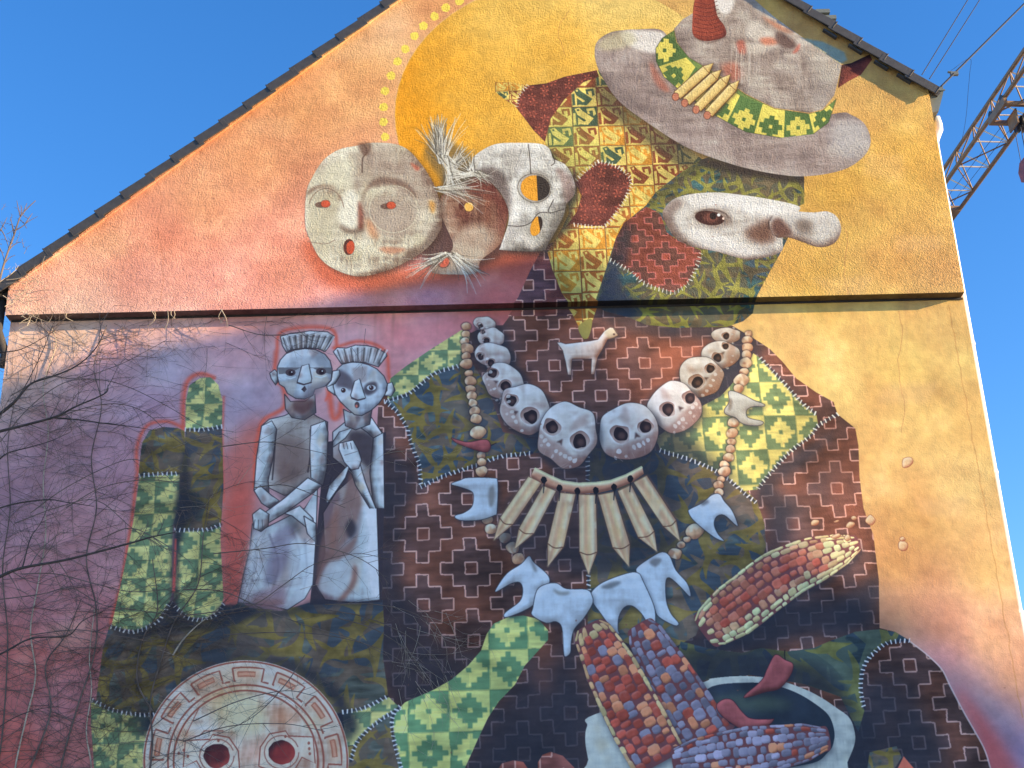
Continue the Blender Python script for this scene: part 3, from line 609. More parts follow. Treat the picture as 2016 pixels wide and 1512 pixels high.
P = [(585,752),(594,720),(608,716),(614,745),(612,753),(598,756)]; fig('painted_nose', P, S(150, 182, 214), WH, WS, 4, sheet=False); stroke([(584, 753), (598, 757), (614, 752)], 3, S(52, 50, 64), .9)
put(mk([(593,766),(600,759),(604,766),(599,772)]), S(46, 46, 60))
soft([(606,760),(640,752),(632,772),(600,784)], S(92, 100, 120), 4, .6)
CR1 = [(552,662),(572,656),(590,654),(610,651),(628,652),(645,653),(658,661),(648,682),(640,692),(625,686),(600,685),(575,689),(564,694),(556,680)]
fig('painted_crown', CR1, S(120, 136, 156), WH, WD, 5, False, 'painted pleated crown of the left figure')
for k in range(9):
    x0, x1 = 557+k*12, 566+k*9; stroke([(x0, 664-6*math.sin(k/8*3.1)), (x1, 690-4*math.sin(k/8*3.1))], 3.2, S(58, 66, 78), .8, w2=1.2); stroke([(x0+5, 662-6*math.sin(k/8*3.1)), (x1+4, 688-4*math.sin(k/8*3.1))], 4, S(165, 198, 225), .7, w2=2)
soft([(430,1195),(480,1186),(560,1200),(618,1180),(660,1182),(752,1180),(752,1188),(620,1200),(540,1216),(440,1210)], NAVY, 4, .6)

# ---- round shield mask
SX, SY, RX, RY = 484, 1498, 203, 199
CRM, CRH, CRD = S(160, 172, 178), S(178, 208, 232), S(120, 98, 92)
m = shape('painted_round_shield', ell(SX, SY, RX, RY, n=64), label='painted cream round shield with meander rim and two red eyes'); form(m, CRM, CRH, CRD, 18, (-.3, -.7), edge=.3, streak=1.1, k=1.6)
for x, y, r, c, a in ((470, 1400, 60, S(168, 176, 140), .5), (560, 1410, 30, S(168, 130, 110), .5), (420, 1370, 30, S(160, 140, 110), .4), (500, 1480, 26, S(180, 120, 110), .4), (360, 1450, 26, S(178, 130, 96), .4), (620, 1420, 20, S(180, 160, 110), .4), (470, 1330, 40, S(170, 150, 120), .3)): soft(ell(x, y, r, r*.7, RS.uniform(-40, 40)), c, 10, a, clip=m)
LN = S(112, 66, 62)
def arc(r, a0, a1, n=None, dr=0): n = n or max(3, int(abs(a1-a0)/4)+1); return [(SX+RX*r*math.cos(rad(a)), SY+RY*r*math.sin(rad(a))) for a in np.linspace(a0, a1, n)]
soft(arc(.975, 170, 370, 40)+arc(.77, 370, 170, 40), S(150, 158, 160), 2, .4, smooth=False)
for r in (.985, .755, .70): stroke(arc(r, 170, 370, 60), 3.4, LN, .85)
for k, a in enumerate(range(178, 362, 27)):
    for off, wd in ((0, 3.4),):
        for path in (arc(.93, a+3, a+22)+arc(.80, a+22, a+26)+arc(.80, a+26, a+27), arc(.93, a+3, a+3)+arc(.80, a+3, a+4)+arc(.80, a+4, a+4)):
            stroke(path, wd, LN, .85)
    stroke(arc(.885, a+6, a+17)+arc(.845, a+17, a+6)[0:]+arc(.885, a+6, a+6), 3.2, LN, .9); soft(arc(.92, a+4, a+20)+arc(.82, a+20, a+4), S(176, 140, 120), 3, .35, smooth=False)
    put(mk(arc(.885, a+6, a+17)+arc(.845, a+17, a+6)), S(150, 110, 100), .5)
for sx, ex_, ey in ((-1, 427, 1487), (1, 554.5, 1480)):
    box = [(ex_-sx*45, ey+28), (ex_-sx*42, ey-10), (ex_-sx*24, ey-36), (ex_+sx*8, ey-42), (ex_+sx*14, ey-32), (ex_+sx*62, ey-30), (ex_+sx*66, ey+22), (ex_+sx*40, ey+10), (ex_+sx*26, ey+34), (ex_-sx*8, ey+40)]
    soft(box, S(168, 180, 186), 2, .7, smooth=False); stroke(box+box[:1], 2.6, LN, .85); stroke(ell(ex_, ey, 34, 33), 2.2, LN, .7)
    e = ell(ex_, ey, 26, 24, jit=.08); m2 = shape('painted_red_eye', e, True, 'painted round dark red eye of the shield'); form(m2, S(104, 48, 56) if sx > 0 else S(72, 42, 52), S(130, 66, 70), S(52, 36, 48), 6, (.6, .6), streak=.4)
for x, y in ((362, 1476), (370, 1488), (352, 1482), (608, 1462), (609, 1473), (610, 1483), (430, 1457), (562, 1449)): put(mk(ell(x, y, 2.6, 3.2)), LN, .8)
stroke(arc(.70, 200, 230)+[(365, 1448), (392, 1448), (402, 1438), (440, 1438)], 2.2, LN, .7)

# ---- beads, skulls, teeth, cartridges
def bead(x, y, rx, ry, lab=None, mode=S):
    if mode is S: b, h, d = S(176, 156, 138), S(205, 205, 198), S(104, 78, 70)
    else: b, h, d = L(240, 200, 150), L(252, 238, 205), L(165, 95, 66)
    e = ell(x, y, rx, ry, RS.uniform(-20, 20), 8, .25); stroke(np.vstack([sm(e), sm(e)[:1]]), 4, S(40, 36, 48), .6, soft_=1)
    m = shape('painted_bead', e, True); b = lerp(b, d, RS.uniform(0, .3)); form(m, b, h, d, max(2, rx*.35), (-.4, -.7), streak=.6, k=2.2); facets(m, [h, d, lerp(b, d, .5)], 4, .35, 1, .7)
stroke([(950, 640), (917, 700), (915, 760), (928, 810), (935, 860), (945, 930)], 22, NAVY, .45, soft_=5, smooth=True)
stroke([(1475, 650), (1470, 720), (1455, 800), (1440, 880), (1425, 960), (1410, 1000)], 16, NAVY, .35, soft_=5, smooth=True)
for x, y, r in ((918,643,9),(917,657,8),(915,671,9),(920,686,13),(918,701,9),(918,716,12),(923,735,8),(926,750,11),(926,766,10),(929,779,10),(931,793,9),(935,809,11),(937,824,11),(941.5,852,15),(947.6,897,9),(949,909,9),(948,927.5,12),(960,1023,10),(966,1041,12),(994,1058,12),(1010,1077,13),(1020,1100,13)): bead(x, y, r, r*.85)
for x, y, r in ((1473,657,7),(1471,669,10),(1471,684.5,11),(1469,698,10),(1468,714,12),(1464,732,9),(1459,748,14),(1454,764.5,10),(1443,831,11),(1442,852,11),(1440,869,8),(1438,883,9),(1434,900,11)): bead(x, y, r, r*.85, mode=L)
for x, y, r in ((1426,914,9),(1426,927.5,12),(1420,943,8),(1414,955,10),(1415,969,9),(1367.5,1045,17),(1352,1061.5,7),(1341,1072,8),(1329,1089,13)): bead(x, y, r, r*.85)
def skull(x, y, rx, ry, rot, eyes, nose, teeth, mode=S, lab=None):
    b, h, d = (S(146, 166, 184), S(184, 212, 234), S(92, 84, 92)) if mode is S else (L(196, 182, 160), L(252, 243, 226), L(140, 98, 74))
    dk = S(30, 30, 42) if mode is S else L(44, 34, 32); bn = S(104, 86, 90) if mode is S else L(170, 116, 84)
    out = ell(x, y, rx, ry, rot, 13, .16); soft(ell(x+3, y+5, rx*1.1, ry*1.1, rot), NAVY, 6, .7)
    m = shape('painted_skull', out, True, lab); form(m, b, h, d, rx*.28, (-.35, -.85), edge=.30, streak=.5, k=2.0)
    jx, jy = teeth; nn = math.hypot(jx-x, jy-y)+1e-6; ux_, uy_ = (jx-x)/nn, (jy-y)/nn; vx_, vy_ = -uy_, ux_
    def J(a, c): return (x+ux_*ry*a+vx_*rx*c, y+uy_*ry*a+vy_*rx*c)      # a towards the jaw, c across
    # facets: broad brushed planes over the dome
    for _ in range(7):
        a, c = RS.uniform(-.85, .2), RS.uniform(-.8, .8); q = [J(a+RS.uniform(-.3, .3), c+RS.uniform(-.35, .35)) for _ in range(4)]
        soft(q, [h, lerp(h, b, .5), lerp(b, d, .35), lerp(b, bn, .5)][RS.randint(4)], 2, .55, smooth=False, clip=m)
    soft([J(-.95, -.15), J(-.5, .1), J(-.1, 0), J(-.5, -.2)], lerp(b, bn, .7), 3, .5, clip=m)
    jaw = [J(.35, -.95), J(.45, -.5), J(.38, 0), J(.45, .5), J(.35, .95), J(.85, .7), J(1.05, 0), J(.85, -.7)]
    soft(jaw, bn, 3, .5, clip=m)
    for (ex_, ey, er) in eyes:
        soft(ell(ex_-ux_*er*.3, ey-uy_*er*.3, er*1.75, er*1.5), h, 3, .5, clip=m)
        s1 = mk(ell(ex_, ey, er*1.4, er*1.3, jit=.3, n=9), True)
        if s1: form(s1, lerp(b, bn, .7), b, bn*.7, er*.4, (.4, .8), k=1.5, al=.9)
        s2 = mk(ell(ex_+1, ey+1, er, er*1.02, jit=.3, n=9), True); put(s2, dk); q = blur(mk(ell(ex_+er*.25, ey+er*.25, er*.5, er*.5)), 2); put(q, bn, .45)
        stroke(smo([(ex_-er*1.3, ey+er*.3), (ex_-er*.6, ey+er*1.25), (ex_+er*.5, ey+er*1.35), (ex_+er*1.3, ey+er*.5)]), er*.32, h, .55, w2=1, soft_=1)
    if nose: soft([(nose[0]-ux_*rx*.14, nose[1]-uy_*rx*.14), (nose[0]+vx_*rx*.11+ux_*rx*.08, nose[1]+vy_*rx*.11+uy_*rx*.08), (nose[0], nose[1]+2), (nose[0]-vx_*rx*.11+ux_*rx*.08, nose[1]-vy_*rx*.11+uy_*rx*.08)], dk*.6+bn*.4, 1, .95, smooth=False)
    n = max(4, int(rx/6.5))
    for row, (a0, sc) in enumerate(((.58, .9), (.80, .7))):
        for k in range(n):
            if RS.rand() < (.3 if row == 0 else .6): continue
            c = (k/(n-1)-.5)*1.35; a = a0+.10*(1-c*c*1.6)*1.4-.1+RS.uniform(-.03, .03); p_ = J(a, c); e = ell(p_[0], p_[1], (rx*.052+1.0)*sc*RS.uniform(.8, 1.3), (rx*.066+1.2)*sc*RS.uniform(.8, 1.2), math.degrees(math.atan2(uy_, ux_))+90, 7, .4)
            put(mk(e, True), lerp(h, b, RS.uniform(.2, 1)), .75 if row == 0 else .5)
    for _ in range(5):
        c = RS.uniform(-.7, .7); stroke([J(.75, c), J(.98, c*.8)], 1.5, lerp(b, bn, .5), .5)
    q = sm(out); stroke(np.vstack([q, q[:1]]), 1.6, dk, .45)
skull(955, 637, 22, 14, 10, [(945, 641, 5)], None, (937, 646), lab='painted skull bead, topmost on the left of the string')
skull(967.6, 664, 27, 19, 5, [(950.7, 653, 4), (956.5, 670, 6)], None, (944, 663))
skull(972, 699, 37, 23, 12, [(945.5, 701, 6), (965.5, 714, 7)], None, (938, 716))
skull(993, 752, 42, 36, 25, [(969, 734, 9), (994, 758.5, 10)], (976, 752), (957, 765))
skull(1035, 805, 54, 46, 30, [(1006, 787.5, 10), (1044, 818.5, 13)], (1014, 812), (993, 822))
skull(1429, 660, 29, 16, 0, [(1429, 660.5, 6)], None, (1448, 668), L)
skull(1419, 698, 37, 28, 5, [(1412, 703, 8), (1427.5, 680.5, 6)], (1424, 695), (1440, 700), L)
skull(1380, 742, 45, 40, 15, [(1371.5, 750.7, 11), (1397.6, 724.5, 8)], (1391, 745), (1410, 758), L)
skull(1327.5, 801, 52, 48, 15, [(1313.6, 804.5, 12), (1356.7, 782, 10)], (1340, 804), (1350, 824), lab='painted skull bead half in sunlight', mode=lambda *c: lerp(S(*c), L(*c), .45)) if False else skull(1327.5, 801, 52, 48, 15, [(1313.6, 804.5, 12), (1356.7, 782, 10)], (1340, 804), (1350, 824), S)
skull(1237, 849, 61, 53, -8, [(1220.5, 853.7, 14), (1270.6, 839, 11)], (1253.7, 858), (1251, 888), lab='painted large skull bead right of the middle')
skull(1118, 856, 60, 62, 15, [(1086, 840, 13), (1140, 867, 14)], (1103, 870), (1091, 893), lab='painted large skull bead left of the middle, tilted')
def tooth(P, lab=None, mode=S):
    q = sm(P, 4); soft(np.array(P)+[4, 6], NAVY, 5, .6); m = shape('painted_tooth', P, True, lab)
    b, h, d = (S(146, 180, 216), S(165, 205, 242), S(86, 98, 112)) if mode is S else (L(205, 198, 180), L(245, 240, 225), L(120, 100, 84))
    form(m, b, h, d, 8, (-.2, -.6), edge=.15, streak=.35, k=2.0); stroke(np.vstack([q, q[:1]]), 1.8, S(40, 48, 66), .7)
tooth(Z7((90,300),(150,275),(200,260),(360,262),(390,290),(385,480),(370,500),(280,530),(170,535),(120,520),(120,500),(170,485),(220,450),(235,400),(225,350),(150,320)), 'painted sideways tooth at the left end of the string')
tooth(Z7((590,760),(620,800),(690,860),(720,900),(715,940),(650,970),(630,1060),(560,1110),(460,1150),(430,1150),(440,1120),(530,1050),(550,980),(530,930),(470,940),(380,990),(385,960),(450,870),(540,810)))
tooth(Z7((1285,830),(1370,770),(1440,735),(1490,760),(1530,850),(1600,930),(1625,1000),(1615,1018),(1560,960),(1490,900),(1465,930),(1470,1050),(1500,1130),(1548,1190),(1520,1205),(1420,1150),(1390,1090),(1330,960),(1280,870)))
tooth(Z7((985,1000),(1060,930),(1220,870),(1290,870),(1320,920),(1390,1080),(1400,1180),(1395,1230),(1360,1210),(1310,1130),(1250,1080),(1200,1090),(1165,1150),(1160,1230),(1170,1260),(1130,1240),(1050,1130),(1000,1060)), 'painted broad tooth above the corn cobs')
tooth(Z7((640,980),(700,940),(770,935),(830,970),(960,975),(995,1020),(995,1070),(940,1160),(880,1230),(860,1310),(855,1380),(820,1405),(810,1360),(800,1220),(760,1180),(700,1190),(610,1140),(615,1090)), 'painted broad tooth with one long root beside the thumb')
tooth(Z7((1620,460),(1700,420),(1760,370),(1810,365),(1840,410),(1890,470),(1925,555),(1915,565),(1840,500),(1790,510),(1775,560),(1800,620),(1840,665),(1790,650),(1720,600),(1640,530),(1610,480)))
tooth(Z8((440,550),(520,570),(600,610),(665,635),(660,650),(600,650),(555,670),(560,720),(655,745),(640,770),(560,770),(510,750),(480,720),(420,700),(410,670),(440,620)), 'painted sunlit tooth at the right end of the string', L)
for P, c in ((Z7((745,970),(790,990),(850,990),(830,1010),(770,1005)), S(92, 106, 116)), (Z7((1050,960),(1130,925),(1180,930),(1110,970)), S(70, 84, 100)), (Z7((335,330),(365,320),(370,400),(345,450),(330,400)), S(86, 96, 106)), (Z7((1360,800),(1400,775),(1440,785),(1400,830)), S(80, 90, 104)), (Z7((1690,420),(1730,400),(1740,420),(1700,440)), S(70, 82, 98)), (Z8((440,600),(460,610),(455,660),(435,680)), L(130, 110, 92)), (Z7((600,790),(615,800),(640,850),(625,860)), S(80, 92, 104))): soft(P, c, 2, .75)
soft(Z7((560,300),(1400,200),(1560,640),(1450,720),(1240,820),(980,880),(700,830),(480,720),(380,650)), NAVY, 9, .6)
CART = [((585,250),(672,292),(487,560),(402,518),(365,660)), ((680,310),(765,345),(622,618),(524,586),(498,718)), ((785,355),(890,365),(812,705),(708,680),(710,830)), ((908,367),(1020,370),(1028,735),(912,735),(972,882)), ((1030,370),(1135,350),(1237,685),(1125,708),(1230,830)), ((1157,345),(1245,305),(1393,602),(1288,642),(1410,735)), ((1258,290),(1345,245),(1533,532),(1448,572),(1557,666))]
for a, b, c, d, tip in CART:
    P = Z7(a, b, c, tip, d); mm_ = shape('painted_cartridge', P); A, B, Cc, T_, Dd = [np.array(q) for q in P]
    put(mm_, S(158, 154, 140)*(1+0.3*N_SV[mm_.sl])[..., None])
    for t, w, col in ((.08, 4, S(120, 106, 96)), (.22, 5, S(182, 192, 176)), (.42, 6, S(146, 120, 108)), (.6, 6, S(176, 176, 146)), (.78, 5, S(200, 208, 190)), (.94, 4, S(110, 84, 78))):
        e1, e2 = RS.uniform(-.05, .05, 2); stroke([A+(B-A)*(t+e1), Dd+(Cc-Dd)*(t+e2)], w*RS.uniform(.7, 1.7), col, RS.uniform(.3, .7), soft_=2); stroke([Dd+(Cc-Dd)*t, T_], w, col, .5, w2=1, soft_=1)
    facets(mm_, [S(190, 200, 190), S(128, 112, 104), S(160, 150, 120)], 7, .3, 2, .5)
    stroke([Dd, (Dd+Cc)/2+(T_-(Dd+Cc)/2)*.12, Cc], 2.4, S(84, 66, 62), .9, smooth=True); stroke([A, B], 2, S(96, 74, 66), .7)
    stroke([A, Dd, T_, Cc, B], 1.8, S(60, 52, 56), .7)
rim = Z7((625,200),(715,245),(800,283),(905,298),(1020,294),(1115,280),(1210,245),(1315,190)); rim2 = Z7((1325,235),(1250,290),(1150,330),(1030,358),(905,362),(790,345),(690,310),(600,250))
m = shape('painted_cartridge_rim', rim+rim2, label='painted row of cartridge rims'); form(m, S(150, 126, 116), S(190, 186, 176), S(100, 76, 74), 4, (0, -1), streak=.4); stroke(rim, 5, S(196, 186, 168), .8)
for x, y in ((685,275),(785,325),(900,345),(1018,342),(1135,320),(1238,268)):
    p = Z7((x, y))[0]; put(mk(ell(p[0], p[1], 5.8, 6.8, jit=.2), True), S(24, 28, 40)); stroke([(p[0]+1, p[1]+4), (p[0]-1, p[1]+26)], 3.4, S(26, 32, 48), .8, w2=2)
# little clay animal
P = Z3((145,1240),(170,1240),(200,1250),(350,1232),(400,1222),(440,1170),(475,1147),(495,1150),(525,1195),(500,1210),(460,1222),(430,1280),(400,1330),(388,1380),(378,1438),(358,1436),(362,1342),(240,1342),(235,1400),(236,1442),(214,1440),(200,1360),(182,1290))
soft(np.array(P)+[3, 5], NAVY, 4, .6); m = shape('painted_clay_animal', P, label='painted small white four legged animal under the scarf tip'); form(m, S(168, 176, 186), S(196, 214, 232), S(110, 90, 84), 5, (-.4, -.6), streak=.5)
soft(Z3((440,1175),(490,1150),(520,1195),(470,1215)), L(240, 215, 160), 2, .6); stroke(P+P[:1], 1.5, S(60, 50, 56), .6); put(mk(ell(*Z3((500, 1190))[0], 2, 2)), S(60, 50, 56))
# chillies
def chilli(P, lab, base=S(124, 76, 88)):
    soft(np.array(P)+[3, 5], NAVY, 4, .6); m = shape('painted_chilli', P, True, lab); form(m, base, base*1.25, base*.55, 5, (-.2, -.8), streak=.5, k=2.4); q = sm(P); stroke(np.vstack([q, q[:1]]), 1.6, S(50, 34, 50), .7)
chilli(Z6((92,850),(130,862),(200,878),(290,862),(330,868),(345,905),(325,940),(270,935),(180,905),(120,880)), 'painted dusky red chilli under the left beads'); stroke(Z6((345,900),(365,890),(382,882)), 2, S(40, 34, 46), .9)

# ---- bowl with cobs
P = [(1172,1405),(1156,1428),(1152,1455),(1158,1495),(1172,1560),(1640,1560),(1668,1500),(1683,1460),(1680,1430),(1670,1410),(1650,1395),(1619,1374),(1584,1356),(1531,1338),(1470,1330),(1400,1335),(1376,1345)]
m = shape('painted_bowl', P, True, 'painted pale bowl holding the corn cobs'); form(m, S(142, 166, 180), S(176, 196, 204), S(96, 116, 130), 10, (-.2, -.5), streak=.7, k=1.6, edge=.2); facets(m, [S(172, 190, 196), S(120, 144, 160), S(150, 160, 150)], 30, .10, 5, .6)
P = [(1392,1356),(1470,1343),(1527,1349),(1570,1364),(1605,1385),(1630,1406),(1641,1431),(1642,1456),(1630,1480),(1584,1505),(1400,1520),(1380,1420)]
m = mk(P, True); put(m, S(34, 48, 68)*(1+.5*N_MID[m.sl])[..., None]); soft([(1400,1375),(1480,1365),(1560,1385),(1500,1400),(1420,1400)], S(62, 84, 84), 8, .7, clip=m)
def cob(spine, wid, rows, cols, colf, lab, seed, lumps=1.0):
    """a corn cob: kernels laid in rows round a bent spine"""
    rs = np.random.RandomState(seed); sp = smo(spine, 10); d = np.hypot(*np.diff(sp, axis=0).T); s = np.concatenate([[0], np.cumsum(d)]); s /= s[-1]
    def pt(u, v):
        x = np.interp(u, s, sp[:, 0]); y = np.interp(u, s, sp[:, 1]); x2 = np.interp(min(u+.02, 1), s, sp[:, 0])-np.interp(max(u-.02, 0), s, sp[:, 0]); y2 = np.interp(min(u+.02, 1), s, sp[:, 1])-np.interp(max(u-.02, 0), s, sp[:, 1])
        l = math.hypot(x2, y2)+1e-9; w = np.interp(u, [a for a, _ in wid], [b for _, b in wid]); vv = math.sin(v*1.35)/math.sin(1.35)
        bulge = (1-vv*vv)*0.012; return (x-y2/l*w*vv+x2*bulge*8, y+x2/l*w*vv+y2*bulge*8)
    us = np.linspace(0.0, 1, 22); outl = [pt(u, -1.0) for u in us]+[pt(u, 1.0) for u in us[::-1]]
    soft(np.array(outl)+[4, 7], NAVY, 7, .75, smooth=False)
    m = shape('painted_corn_cob', outl, True, lab); put(m, S(88, 62, 74))
    for i in range(rows):
        n = cols
        for j in range(n):
            o = 0.5 if j % 2 else 0; u0, u1 = (i+o)/(rows+.5), (i+1+o)/(rows+.5); v0, v1 = -1+2*j/n, -1+2*(j+1)/n
            u0 += rs.uniform(-.5, .5)/rows*.5; u1 += rs.uniform(-.5, .5)/rows*.5; v0 += rs.uniform(-.35, .35)/n; v1 += rs.uniform(-.35, .35)/n
            if u1 > 1: u1 = 1
            uu, vv = (u0+u1)/2, (v0+v1)/2; a, b = (u1-u0)*.47, (v1-v0)*.465
            q = [pt(uu+a*cx_, vv+b*cy_) for cx_, cy_ in ((-1, -.55), (-.6, -1), (.6, -1), (1, -.55), (1, .55), (.6, 1), (-.6, 1), (-1, .55))]
            k = raster(cpts(q), 1)
            if k is None: continue
            b_ = np.asarray(colf(uu, vv, rs)); form(k, b_*rs.uniform(.85, 1.1), lerp(b_, WHITE_S, .26), b_*.7, 2.5, (-.4, -.8), edge=.45, streak=.6, k=1.8)
cr, rd, pu, or_ = S(178, 174, 142), S(142, 76, 72), S(108, 118, 152), S(168, 122, 102)
def cf1(u, v, rs):
    e = max(abs(v+.12)*.92, (u-.42)*1.35, (.31-u)*1.9); t = np.clip((e-.34)*4+rs.uniform(-.5, .5), 0, 1); return lerp(lerp(rd, S(152, 112, 104), rs.rand()*.8), lerp(cr, S(196, 198, 165), rs.rand()), t)
cob([(1385,1245),(1460,1190),(1550,1125),(1690,1068)], [(0, 30), (.06, 44), (.2, 54), (.5, 54), (.75, 46), (.9, 32), (1, 14)], 19, 8, cf1, 'painted red and cream corn cob floating over the bowl', 1)
def cf3(u, v, rs): r = rs.rand(); return pu*rs.uniform(.8, 1.1) if r < .68 else (rd if r < .86 else or_)
cob([(1258,1228),(1300,1300),(1345,1370),(1400,1460)], [(0, 22), (.08, 36), (.4, 46), (1, 50)], 13, 6, cf3, 'painted purple corn cob behind the left cob', 2)
chilli(Z9((625,880),(650,868),(690,895),(735,920),(722,980),(660,1055),(580,1075),(480,1105),(468,1092),(560,1010),(590,950)), 'painted dusky red chilli hanging over the bowl rim')
chilli(Z9((310,1150),(350,1115),(400,1120),(450,1180),(500,1220),(600,1225),(630,1225),(590,1265),(500,1285),(430,1270),(340,1205)), 'painted dusky red chilli inside the bowl'); stroke(Z9((690,840),(688,870),(692,895)), 2.2, S(30, 34, 44), .9)
def cf2(u, v, rs):
    r = rs.rand(); e = max(abs(v), (.1-u)*9+.4)
    if e > .62: return lerp(cr, or_, rs.rand()*.5)
    return rd*rs.uniform(.9, 1.1) if r < .62 else (pu if r < .78 else or_)
cob([(1158,1230),(1200,1310),(1240,1390),(1300,1500)], [(0, 24), (.05, 38), (.3, 52), (.7, 58), (1, 56)], 15, 7, cf2, 'painted red and cream corn cob standing in the bowl', 3)
def cf4(u, v, rs): r = rs.rand(); return pu*rs.uniform(.85, 1.25) if r < .86 else (rd if r < .94 else or_)
cob([(1325,1500),(1420,1485),(1520,1472),(1632,1452)], [(0, 26), (.15, 40), (.5, 50), (.85, 38), (1, 20)], 17, 7, cf4, 'painted blue grey corn cob lying along the bowl rim', 4)
for P in (Z9((835,135),(850,120),(880,125),(870,148),(840,152)), Z9((960,130),(985,120),(992,128),(970,136)), Z9((1030,150),(1050,130),(1080,140),(1060,165),(1035,165)), Z9((1058,105),(1075,98),(1090,110),(1080,122),(1062,120)), Z9((1137,120),(1163,92),(1192,120),(1172,150),(1145,140)), Z9((1320,250),(1340,235),(1372,255),(1360,290),(1325,285)), Z9((1325,225),(1345,213),(1358,230),(1340,240)), Z8((1548,1010),(1560,980),(1605,975),(1618,1005),(1590,1035),(1555,1040)), Z9((945,215),(985,195),(1000,210),(970,225)), Z9((1018,220),(1040,200),(1055,225),(1035,238))):
    m = shape('painted_loose_kernel', P, True); form(m, L(240, 200, 150), L(252, 238, 205), L(180, 100, 70), 3, (-.4, -.8), k=2); q = sm(P, 3); stroke(np.vstack([q, q[:1]]), 1.4, L(150, 80, 60), .6)

# ---- scarf
BIRD = [(1073,279),(1084,234),(1111,196),(1148,162),(1178,138),(1201,173),(1235,211),(1292,256),(1352,290),(1382,313),(1337,351),(1284,388),(1254,418),(1221,445),(1212,470),(1196,521),(1182,578),(1167,629),(1158,666),(1148,667),(1139,642),(1126,616),(1107,578),(1088,531),(1078,496),(1095,468),(1107,448),(1120,420),(1118,350),(1095,330)]
m = shape('painted_bird_cloth', BIRD, label='painted yellow scarf cloth with angular birds'); bird_cloth(m, (1125, 210), 57, 52)
soft([(1073,300),(1080,230),(1110,200),(1150,260),(1190,290),(1180,330),(1140,340),(1110,330)], L(150, 165, 80), 8, .35, clip=m); soft([(1180,160),(1260,240),(1380,315),(1340,330),(1230,250),(1180,200)], L(60, 56, 50), 12, .7, clip=m); soft([(1150,340),(1120,350),(1125,440),(1100,460),(1090,400)], L(60, 64, 56), 10, .8, clip=m)
P = [(1178,318),(1196,321),(1221,331),(1242,353),(1237,378),(1221,407),(1190,445),(1155,445),(1126,440),(1113,448),(1136,416),(1145,385),(1132,359),(1155,337)]
m = shape('painted_flower_patch', P, label='painted dark red flower patch in the middle of the scarf'); flower_cloth(m, 2); stitch(P[:8]+[(1130, 442)], 7, 8, 2, mode=L, dark=False); stitch([(1178, 318), (1150, 338), (1132, 358)], 7, 8, 2, mode=L, dark=False)
P = [(1020,181),(1039,168),(1075,164),(1111,151),(1175,138),(1179,151),(1148,162),(1111,196),(1084,234),(1073,279),(1050,256),(1016,211)]
m = shape('painted_flower_patch', P, label='painted dark red flower patch on the flying scarf end'); flower_cloth(m, 4)
P = [(975,162),(1005,162),(1039,168),(1022,188),(1017,211),(994,196),(975,181)]; m = shape('painted_bird_cloth', P, label='painted tip of the flying scarf end'); bird_cloth(m, (975, 162), 30, 24); stitch([(1039, 168), (1022, 188), (1017, 211)], 6, 7, 2, mode=L, dark=False)
P = [(1139,642),(1158,628),(1166,632),(1160,660),(1152,667),(1144,660)]; put(mk(P, True), L(225, 205, 110)*.8)
# ---- hood, face
P = [(1377,315),(1399,308),(1447,321),(1583,346),(1583,400),(1570,407),(1560,440),(1550,470),(1539,493),(1507,550),(1487,591),(1482,616),(1463,632),(1431,643),(1336,645),(1272,639),(1240,625),(1190,612),(1172,600),(1199,512),(1212,470),(1228,440),(1272,404),(1291,378),(1336,343)]
m = shape('painted_camo_hood', P, label='painted camouflage hood around the pale face')
camo_cloth(m, 61, base=L(66, 98, 96), olive=L(150, 146, 66), brown=L(112, 98, 72), R=24, dens=1.5)
soft([(1172,600),(1212,470),(1232,500),(1222,560),(1260,600),(1240,630),(1190,620)], S(34, 48, 74), 8, .9, clip=m); soft([(1380,312),(1450,320),(1585,346),(1585,360),(1450,345),(1390,330)], L(52, 46, 44), 6, .85, clip=m); soft([(1228,440),(1280,392),(1377,315),(1385,325),(1300,385),(1240,450)], L(60, 60, 54), 6, .6, clip=m)
P = [(1272,407),(1290,415),(1301,423),(1313,458),(1336,474),(1380,493),(1380,515),(1367,534),(1352,559),(1326,575),(1304,569),(1266,556),(1240,534),(1215,518),(1202,512),(1212,470),(1228,439)]
m = shape('painted_cross_patch', P, label='painted red cross patch on the cheek of the hood'); cross_cloth(m, o=(1312, 505), ux=17, uz=15, base=L(138, 72, 56), ins=L(108, 68, 58), line=L(212, 118, 106), sq=L(158, 78, 60), lw=2)
soft([(1202,512),(1228,440),(1240,450),(1235,520)], L(50, 52, 60), 8, .7, clip=m); stitch([(1202,512),(1240,534),(1266,556),(1304,571),(1328,575),(1353,559),(1368,534),(1381,495)], 8, 9, 2, mode=L, dark=False)
FA = [(1304,420),(1323,394),(1355,383),(1392,379),(1431,380),(1510,391),(1571,405),(1571,418),(1560,440),(1542,467),(1537,496),(1488,510),(1456,508),(1415,496),(1367,486),(1332,470),(1317,451)]
m = shape('painted_face', FA, True, 'painted pale face in the camouflage hood'); form(m, L(222, 217, 204), L(248, 245, 236), L(90, 62, 52), 12, (.3, -.5), edge=.45, streak=.4, k=2.2); soft([(1360,392),(1440,390),(1520,402),(1560,420),(1500,425),(1440,410),(1380,412)], L(246, 243, 233), 7, .8, clip=m); soft([(1350,450),(1420,460),(1480,490),(1520,490),(1460,504),(1380,485)], L(244, 240, 230), 7, .8, clip=m)
soft([(1304,420),(1330,390),(1345,400),(1325,430),(1345,470),(1320,455)], L(110, 84, 74), 6, .6, clip=m); soft([(1470,450),(1500,436),(1520,430),(1525,470),(1500,480),(1470,468)], L(105, 66, 50), 9, .85, clip=m)
